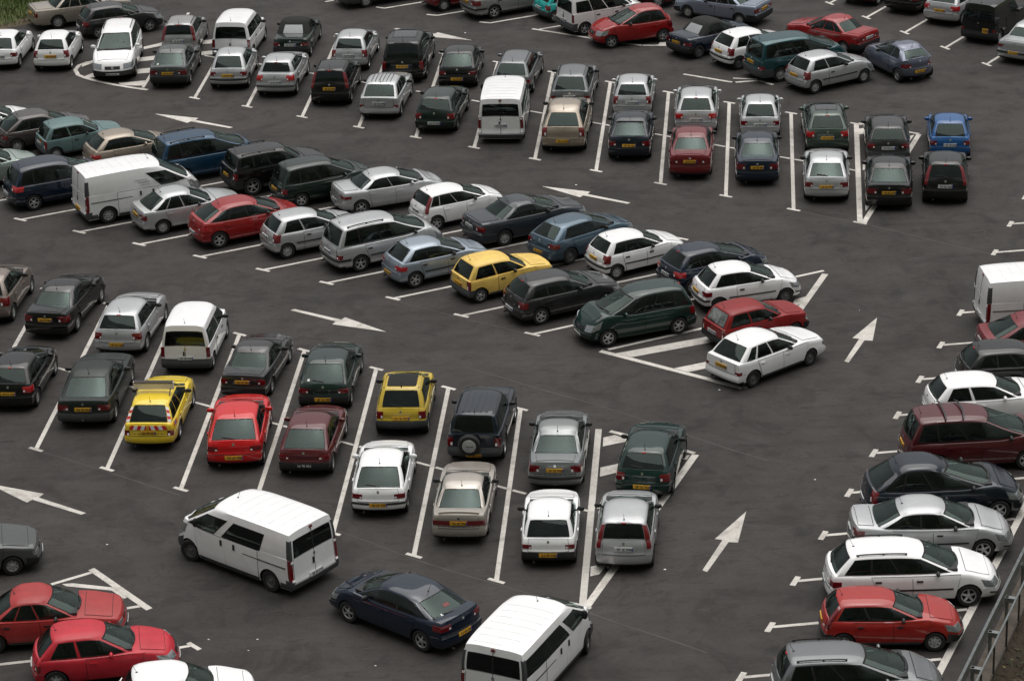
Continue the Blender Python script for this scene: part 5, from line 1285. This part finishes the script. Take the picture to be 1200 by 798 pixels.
    if not van or tn=='TRAM':
        xr_=max(sp.xtr+.25,xm-.95)
        if xr_<xm-.35: put('rear_seat', join([seatm(xr_,yy,.42,.10,rs*.75) for yy in (-.40,0.02,.44)]), sm)
    xd=min(sp.xbf-.45,sp.xtf+.95) if not van else sp.xbf-.35
    V,F=box(xd,sp.xbf-.16,-sp.W/2*.78,sp.W/2*.78,zs_-.10,zs_+.055); put('dashboard',(V,F),'trim_dark')
    V,F=lathe_y([(.17,-.015),(.19,0),(.17,.015),(.155,0),(.17,-.015)],14); V=[(xd-.10+y-x*.35,z+.35,zs_+.05+x*.9) for x,y,z in V]; put('steering_wheel',(V,F),'black_plastic')
    # --- doors, bonnet, tailgate with recessed gaps
    d=sp.doors; gaps=[]
    zt0=.10; arch_r=sp.xR+sp.r+.10; arch_f=sp.xF-sp.r-.10
    for sg in (1,-1):
        q=[]
        fd0=d[1]; fd1=min(d[2], arch_f+.05)
        q.append(((fd0,zt0),(fd1,zt0),(min(d[2]+.1,sp.xF-.1),.96),(fd0-.02,.96)))
        if d[1]-d[0]>.45 and not van: q.append(((max(d[0],arch_r),zt0),(fd0-.015,zt0),(fd0-.035,.96),(max(d[0]-.15,sp.xR+.1),.96)))
        if van: q.append(((arch_r,zt0),(fd0-.015,zt0),(fd0-.015,.97),(arch_r,.97)))
        for qq in q:
            e=.012
            g=((qq[0][0]-e,qq[0][1]-.01),(qq[1][0]+e,qq[1][1]-.01),(qq[2][0]+e,qq[2][1]+.015),(qq[3][0]-e,qq[3][1]+.015))
            gaps.append(sp.patch('S',g,.005,nu=5,nv=7,sg=sg,ch=False,dep=.004)); put('door', sp.patch('S',qq,.010,nu=6,nv=9,sg=sg,ch=False,dep=.006),'PAINT')
            xh=min(qq[0][0],qq[3][0])+.10; th=.80
            put('door_handle', sp.patch('S',((xh,th-.03),(xh+.17,th-.03),(xh+.17,th+.03),(xh,th+.03)) if not van else ((xh+(.0 if qq is q[0] else .75),th-.09),(xh+.07+(.0 if qq is q[0] else .75),th-.09),(xh+.07+(.0 if qq is q[0] else .75),th+.08),(xh+(.0 if qq is q[0] else .75),th+.08)),.03,nu=3,nv=2,sg=sg,dep=.03), 'black_plastic' if ('trim' in O or van or sp.bump!='body') else 'PAINT')
        if 'trim' in O: put('side_moulding', sp.patch('S',((arch_r-.02,.44),(arch_f,.44),(arch_f,.50),(arch_r-.02,.50)),.022,nu=10,nv=1,sg=sg,ch=False,dep=.02),'black_plastic')
        elif tn in('P106','R5','ZX','TWIN','C15','KA') or (sp.bump!='body' and not van): put('side_moulding', sp.patch('S',((arch_r,.0),(arch_f,.0),(arch_f,.14),(arch_r,.14)),.016,nu=8,nv=2,sg=sg,ch=False,dep=.02),'grey_plastic')
        if van:
            put('sill_moulding', sp.patch('S',((arch_r,-.02),(arch_f,-.02),(arch_f,.13),(arch_r,.13)),.02,nu=8,nv=2,sg=sg,ch=False,dep=.03),'grey_plastic')
            if tn!='TRAC' or True: put('door_track', sp.patch('S',((.25,.70),(d[0]+.35,.70),(d[0]+.35,.725),(.25,.725)),.014,nu=6,nv=1,sg=sg,ch=False),'black_plastic')
    bx0=sp.xbf+.06; bx1=sp.L-.36
    if bx1-bx0>.25:
        gaps.append(sp.patch('T',rect(bx0-.012,bx1+.012,-.845,.845),.005,nu=6,nv=8,ch=False,dep=.004)); put('bonnet', sp.patch('T',rect(bx0,bx1,-.83,.83),.011,nu=8,nv=10,ch=False,dep=.006),'PAINT')
    if sp.xbr>.5:
        gaps.append(sp.patch('T',rect(.20,sp.xbr+.02,-.80,.80),.005,nu=5,nv=8,ch=False,dep=.004)); put('boot_lid', sp.patch('T',rect(.212,sp.xbr+.0,-.785,.785),.011,nu=5,nv=8,ch=False,dep=.006),'PAINT')
    tg0=.50
    if van or tn in('COMB','C15'):
        for v0,v1 in ((-.86,-.012),(.012,.86)):
            gaps.append(sp.patch('R',rect(v0-.012,v1+.012,.26,.995),.005,nu=4,nv=5,ch=False,dep=.004)); put('rear_door', sp.patch('R',rect(v0,v1,.27,.99),.011,nu=5,nv=6,ch=False,dep=.006),'PAINT')
        put('door_handle', sp.patch('R',rect(.03,.09,.60,.78),.03,nu=2,nv=3,dep=.03),'black_plastic')
        if van:
            V,F=join([sp.patch('GR',rect(-.012,.012,0,.98),.006,nu=1,nv=6,ch=False,dep=.01)]); gaps.append((V,F))
            for sg in (1,-1):
                for t in (.35,.92): put('hinge', sp.patch('R',rect(sg*.93-.05,sg*.93+.05,t-.03,t+.03),.035,nu=1,nv=1,ch=False,dep=.03),'PAINT')
    else:
        gaps.append(sp.patch('R',rect(-.80,.80,tg0-.012,.99),.005,nu=8,nv=5,ch=False,dep=.004)); put('tailgate' if sp.xbr<.5 else 'boot_face', sp.patch('R',rect(-.785,.785,tg0,.985),.011,nu=10,nv=8,ch=False,dep=.006),'PAINT')
    put('panel_gap', join(gaps), 'gap_shadow_rubber')
    # --- bumpers
    bmat={'body':'PAINT','black':'black_plastic','grey':'grey_plastic','strip':'PAINT'}[('black' if 'blackbump' in O else sp.bump)]
    bt = .47 if not van else .22
    put('rear_bumper', join(sp.wrap(True,False,-1,.04,bt,max(.2,sp.xR-sp.r-.12),.022)), bmat, sharp=50); put('front_bumper', join(sp.wrap(False,False,-1,.04,.50,max(.2,sp.L-sp.xF-sp.r-.25),.022)), bmat, sharp=50)
    if bmat=='PAINT':
        put('lower_valance', join(sp.wrap(True,False,-1,.0,.13,.25,.027)), 'black_plastic', sharp=50)
        if 'strip' in O or 'strip2' in O or sp.bump=='strip': put('bumper_strip', join(sp.wrap(True,False,-1,.36,.46,max(.2,sp.xR-sp.r-.14),.034)), 'black_plastic' if 'strip2' not in O else 'grey_plastic', sharp=50)
        put('bumper_strip' if 'strip' in O else 'grille_lower', join(sp.wrap(False,False,-1,.30,.38,.2,.030)) if 'strip' in O or 'trim' in O else sp.patch('F',rect(-.5,.5,.16,.30),.03,nu=6,nv=2), 'black_plastic')
    # --- lamps
    v0,a0,a1,sx = sp.tl
    for k,vf in enumerate(sp.wrap(True,False,v0,a0,a1,sx,.014) if sp.tail!='high' else sp.wrap(True,True,.84,.08,.90,.06,.016)):
        put('tail_lamp', vf, 'lamp_bright' if tn in('MEG2','SCE2','C4','P307','IBIZ') else 'lamp_red', sharp=50)
    if sp.tail=='high':
        for vf in sp.wrap(True,False,.86,.70,.99,.07,.014): put('tail_lamp', vf, 'lamp_red', sharp=50)
    if sp.tail=='van':
        for vf in sp.wrap(True,True,.92,.02,.78,.07,.016): put('tail_lamp_surround', vf, 'grey_plastic', sharp=50)
        for vf in sp.wrap(True,False,.90,.12,.34,.22,.018): put('bumper_corner', vf, 'grey_plastic', sharp=50)
    for sg in (1,-1):
        if sp.tail!='high' and v0<.84 and v0>.1: put('reversing_lens', sp.patch('R',rect(min(sg*v0*1.02,sg*(v0+.09)),max(sg*v0*1.02,sg*(v0+.09)),a0+.03,a0+(a1-a0)*.45),.018,nu=2,nv=2),'reversing_lens')
    for vf in sp.wrap(False,False,.58 if sp.sp is not BOXY else .62,.62,.90 if sp.sp is not BOXY else .86,.28 if sp.sp is not BOXY else .08,.012): put('headlight', vf, 'lamp_clear', sharp=50)
    put('grille', sp.patch('F',rect(-.40,.40,.62,.80),.012,nu=6,nv=2),'black_plastic'); put('badge', sp.patch('F',rect(-.06,.06,.66,.78),.022,nu=2,nv=2),'chrome')
    # --- number plates; the characters are too small to read in the photograph
    Z=lambda t: sp.zz(sp.endr(t,0),t)
    def plate(face,tc,z0=None,w=.26,h=.055,ctr=0.):
        he=sp.hw(0,tc) if face=='R' else sp.hw(sp.L,tc); dt=h/(sp.Z(.1)-sp.zb); dv=w/he
        pm='plate_yellow' if ('y' in O or 'q' in O) and face=='R' else ('plate_black' if 'k' in O else 'plate_white')
        put('number_plate', sp.patch(face,rect(ctr-dv,ctr+dv,tc-dt,tc+dt),.036,nu=4,nv=2,dep=.03,ch=False), pm)
        ch=[]; rr=random.Random(len(DET)+int(tc*100)); x=-dv*.86
        groups=[3,2,2]
        for gi,g_ in enumerate(groups):
            for c_ in range(g_):
                w_=dv*.15; a=x; b_=x+w_
                for (p0,p1,q0,q1) in rr.sample([(0,.28,-1,1),(.72,1,-1,1),(0,1,.6,1),(0,1,-1,-.6),(0,1,-.2,.2)],3):
                    ch.append(sp.patch(face,rect(ctr+a+w_*p0,ctr+a+w_*p1,tc+dt*.62*q0,tc+dt*.62*q1),.0395,nu=1,nv=1,ch=False,dep=.002))
                x+=w_*1.28
            x+=dv*.12
        put('plate_characters', join(ch), 'plate_ink' if 'k' not in O else 'plate_silver','number_plate',smooth=False)
        if pm!='plate_black' and face=='R': put('country_band', sp.patch(face,rect(ctr-dv,ctr-dv*.9,tc-dt,tc+dt),.041,nu=1,nv=1,ch=False,dep=.003),'plate_blue','number_plate',smooth=False)
    if 'q' in O: plate('R',sp.plate,w=.14,h=.10,ctr=-.45)
    elif 'n' not in O or tn in('P406','P306','P307'): plate('R',sp.plate)
    else: plate('R',sp.plate)
    plate('F',.28 if not van else .33)
    put('badge', sp.patch('R',rect(-.045,.045,.84,.92),.016,nu=2,nv=2),'chrome')
    # --- mirrors
    mx=sp.xbf-.55*(1 if not van else 0)-.16-(0.55 if van else 0)
    for sg in (1,-1):
        zb_=sp.Z(mx)+.07+(.10 if van else 0); yb_=sg*(sp.hw(mx,1)+.10); hh=.075 if not van else .14
        V,F=join([ball((mx,yb_,zb_),.055,.115 if not van else .09,hh,10,7), tube((mx+.02,sg*(sp.hw(mx,1)-.04),zb_-.05),(mx+.01,yb_,zb_-.02),.022)])
        put('door_mirror',(V,F),'black_plastic' if (van or sp.bump!='body' or sp.sp is BOXY or 'trim' in O or hash_(tn)%2) else 'PAINT')
    # --- roof gear
    if tn!='CABR': put('aerial', join([tube(sp.gpos(-.84 if not van else .82,0,1), tuple(a+b for a,b in zip(sp.gpos(-.84 if not van else .82,0,1),(-.10,0,.22))),.006,5), ball(sp.gpos(-.84 if not van else .82,0,1),.04,.025,.02,8,5)]),'black_plastic')
    if 'rails' in O or 'rails0' in O or 'rails1' in O:
        for sg in (1,-1):
            put('roof_rail', join([sp.patch('GT',((-.86,sg*.86),(.62,sg*.86),(.62,sg*.90),(-.86,sg*.90)),.055,nu=14,nv=1,ch=False,dep=.03)]+[sp.patch('GT',((u,sg*.86),(u+.06,sg*.86),(u+.06,sg*.90),(u,sg*.90)),.045,nu=1,nv=1,ch=False,dep=.06) for u in (-.84,-.1,.56)]),'black_plastic' if 'rails1' not in O else 'PAINT')
    if 'sunroof' in O:
        put('sunroof', sp.patch('GT',rect(-.35,.62,-.66,.66),.008,nu=8,nv=6),'sunroof_glass'); put('sunroof_frame', sp.patch('GT',rect(-.45,.72,-.72,.72),.004,nu=8,nv=6),'black_plastic')
        put('sunroof_deflector', sp.patch('GT',rect(.63,.70,-.62,.62),.03,nu=1,nv=6,dep=.03),'sunroof_glass')
    if 'ribs' in O:
        for k in range(6): v=-.62+k*.248; put('roof_rib', sp.patch('GT',rect(-.82,.72,v-.018,v+.018),.012,nu=10,nv=1,ch=False),'black_plastic')
    if 'ribs2' in O:
        for k in range(5): v=-.56+k*.28; put('roof_rib', sp.patch('GT',rect(-.82,.72,v-.05,v+.05),.014,nu=10,nv=1,ch=True),'PAINT')
    if van:
        for k in range(7): u=-.88+k*.235; put('roof_rib', sp.patch('GT',rect(u,u+.06,-.80,.80),.006,nu=2,nv=10,ch=False,dep=.006),'PAINT')
        put('third_brake_lamp', sp.patch('GR',rect(-.07,.07,.88,.95),.03,nu=2,nv=1,dep=.03),'lamp_red')
    if 'bars' in O:
        for u in (-.25,.30): put('roof_bar', sp.patch('GT',rect(u,u+.05,-.98,.98),.09,nu=1,nv=10,ch=False,dep=.03),'black_plastic')
    if 'blackroof' in O:
        put('folding_roof', sp.patch('GT',rect(-.78,.74,-.74,.74),.016,nu=8,nv=8),'cloth_black')
    if tn in('FIES','PUNT','MEG2','P307','GOLF','SCEN','BRAVA','WAGL'): put('third_brake_lamp', sp.patch('GR',rect(-.12,.12,.925,.965),.022,nu=2,nv=1),'led_red')
    if 'wiper' in O or tn in('P206','CLIO','GOLF','PUNT','P206B','WAGL','WAGN','IBIZ'):
        put('rear_wiper', join([sp.patch('GR',((-.05,sp.rw[0]-.01),(.5,sp.rw[0]+.10),(.5,sp.rw[0]+.135),(-.05,sp.rw[0]+.03)),.03,nu=4,nv=1,ch=False,dep=.012)]),'black_plastic')
    if 'spoiler' in O: put('spoiler', sp.patch('GT',rect(-1.0,-.90,-.92,.92),.04,nu=2,nv=10,ch=False,dep=.04),'PAINT')
    if 'spoiler2' in O: put('spoiler', sp.patch('T',rect(.20,.30,-.82,.82),.05,nu=2,nv=10,ch=False,dep=.05),'PAINT')
    if 'tow' in O or tn=='XANT': put('tow_ball', join([tube((.05,0,.33),(-.10,0,.33),.02),ball((-.12,0,.38),.035,.035,.035,8,6)]),'rusty_steel')
    if sp.bump=='body' and not van: put('exhaust', tube((.12,sp.W*.26,.20),(-.0,sp.W*.26,.205),.03,8),'rusty_steel')
    if 'spare' in O:
        V,F=lathe_y([(.001,-.03),(.20,-.03),(.33,-.02),(.36,.03),(.36,.15),(.30,.19)],24); V=[(y,x,z) for x,y,z in V]; V=[(x-.17,y+.12,z+.86) for x,y,z in V]
        F=[f[::-1] for f in F]; put('spare_wheel',(V,F),'tyre_rubber')
        V,F=lathe_y([(.001,-.045),(.10,-.044),(.22,-.035),(.235,-.02)],24); V=[(y-.172,x+.12,z+.86) for x,y,z in V]; put('spare_wheel_cover',(V,[f[::-1] for f in F]),'rim_cover')
        V,F=join([box(-.222,-.2175,-.02+.12-.10+k*.045,-.02+.12-.07+k*.045,.83+.02*(k%2),.885-.015*(k%3)) for k in range(5)]); put('cover_lettering',(V,F),'plate_ink',smooth=False)
    if 'service' in O:
        p=sp.gpos(.05,0,1)
        put('light_bar', join([box(p[0]-.10,p[0]+.02,-.66,.66,p[2]+.10,p[2]+.34)]),'lightbar_face',smooth=False); put('light_bar_frame', join([box(p[0]-.12,p[0]+.08,-.64,.64,p[2]+.32,p[2]+.345),box(p[0]-.05,p[0]-.01,-.66,.66,p[2]+.10,p[2]+.13)]+[tube((p[0]-.3,s_*.55,p[2]-.02),(p[0],s_*.55,p[2]+.2),.018) for s_ in (1,-1)]),'rusty_steel',smooth=False)
        for k in range(10):
            v=-.80+k*.16; sk=.06 if k<5 else -.06
            put('chevron_block', sp.patch('R',((v,.76),(v+.16,.76),(v+.16+sk,.93),(v+sk,.93)),.022,nu=2,nv=1,ch=False),'chevron_red' if (k%2==0)==(k<5) else 'chevron_white',smooth=False)
        for sg in (1,-1):
            for k in range(5):
                t=.08+k*.16; a,b_=sg*.86,sg*1.0
                put('chevron_block', sp.patch('GR',((min(a,b_),t),(max(a,b_),t),(max(a,b_),t+.16),(min(a,b_),t+.16)),.012,nu=1,nv=1,ch=False),'chevron_red' if k%2 else 'chevron_white',smooth=False)
            for k in range(3): put('side_stripe', sp.patch('S',((.35+k*.13,.78),(.42+k*.13,.78),(.48+k*.13,.95),(.41+k*.13,.95)),.012,nu=1,nv=1,sg=sg,ch=False),'chevron_red' if k%2==0 else 'plate_blue',smooth=False)
        put('emblem', sp.patch('R',rect(-.06,.06,.77,.92),.03,nu=2,nv=2),'plate_yellow')
    if 'letters' in O:
        for sg in (1,-1):
            rr=random.Random(4); L_=[]
            for row,(x0,x1,t0,t1,n_) in enumerate(((2.10,2.62,.40,.46,7),(2.14,2.60,.27,.35,5),(2.2,2.5,.16,.20,3))):
                for k in range(n_):
                    a=x0+(x1-x0)*k/n_; w_=(x1-x0)/n_*.7
                    ua=lambda X: -1+2*(X-.1)/(sp.L-1.1)
                    L_.append(sp.patch('GS',((ua(a),t0),(ua(a)+w_*.22,t0),(ua(a)+w_*.22,t1),(ua(a),t1)),.006,nu=1,nv=1,sg=sg,ch=False,dep=.003)); L_.append(sp.patch('GS',((ua(a)+w_*.3,t0),(ua(a)+w_*.55,t0+(t1-t0)*.5),(ua(a)+w_*.55,t1),(ua(a)+w_*.3,t1)),.006,nu=1,nv=1,sg=sg,ch=False,dep=.003))
            put('lettering', join(L_),'letter_grey',smooth=False)
    if tn=='R5' and 'stick' in O: put('sticker', sp.patch('R',rect(-.42,-.2,.72,.95),.016,nu=4,nv=4),'lamp_amber')
    DET[key]=out; return out
def hash_(s): return sum(ord(c)*(i+3) for i,c in enumerate(s))
GROUPS=['cars in the upper row','cars in the upper row','cars in the angled rows in the middle','cars in the lower left and centre rows','vehicles driving in the lower aisle','cars at the lower left corner','cars in the right-hand row','cars at the top edge','cars in the top right row']
CAT={'hatchback':'car','saloon_car':'car','estate_car':'car','minivan':'car','convertible_car':'car','jeep':'car','small_van':'van','panel_van':'van','minibus':'van'}
for (x,y,hd,sc,kind,tn,col,opt,grp,lab) in CARS:
    sp,bme,cme = body_meshes(tn)
    root = add(kind, None, None, (x,y,.017), (0,0,R_(hd))); root.scale=(sc,sc,sc)
    root.empty_display_size=.5
    root['label']=lab; root['category']=CAT[kind]; root['group']=GROUPS[grp]
    pm = paint(col)
    def link_paint(o, mat=None):
        o.material_slots[0].link='OBJECT'; o.material_slots[0].material = mat or pm
    o=add('body', bme, root); link_paint(o)
    o=add('cabin', cme, root); link_paint(o, MATS['cloth_black'] if tn=='CABR' else None)
    names={}
    for nm_,me,mt,par in details(tn,opt):
        o=add(nm_, me, names.get(par,root) if par else root); names[nm_]=o
        if nm_ in ('panel_gap','window_seal','plate_characters','lettering','cover_lettering'): o['kind']='stuff'
        if mt=='PAINT': link_paint(o)
    hk = hash_(lab)%6
    wk = 'alloy' if ('alloy' in opt or hk==0) else ('steel' if ('steel' in opt or hk==1) else 'cover')
    ty,rm = wheel_meshes(sp.r, wk)
    for xw in (sp.xR,sp.xF):
        for sg in (1,-1):
            st = 0
            w=add('wheel', ty, root, (xw-sp.L/2, sg*(sp.W/2-.115), sp.r), (0,(hash_(lab)%70)/10.,(0 if sg>0 else math.pi)+ (R_(14) if (kind in('panel_van','minibus') and grp==4 and xw==sp.xF) else 0)))
            add('rim', rm, w)
print('objects', len(bpy.data.objects), 'meshes', len(bpy.data.meshes))
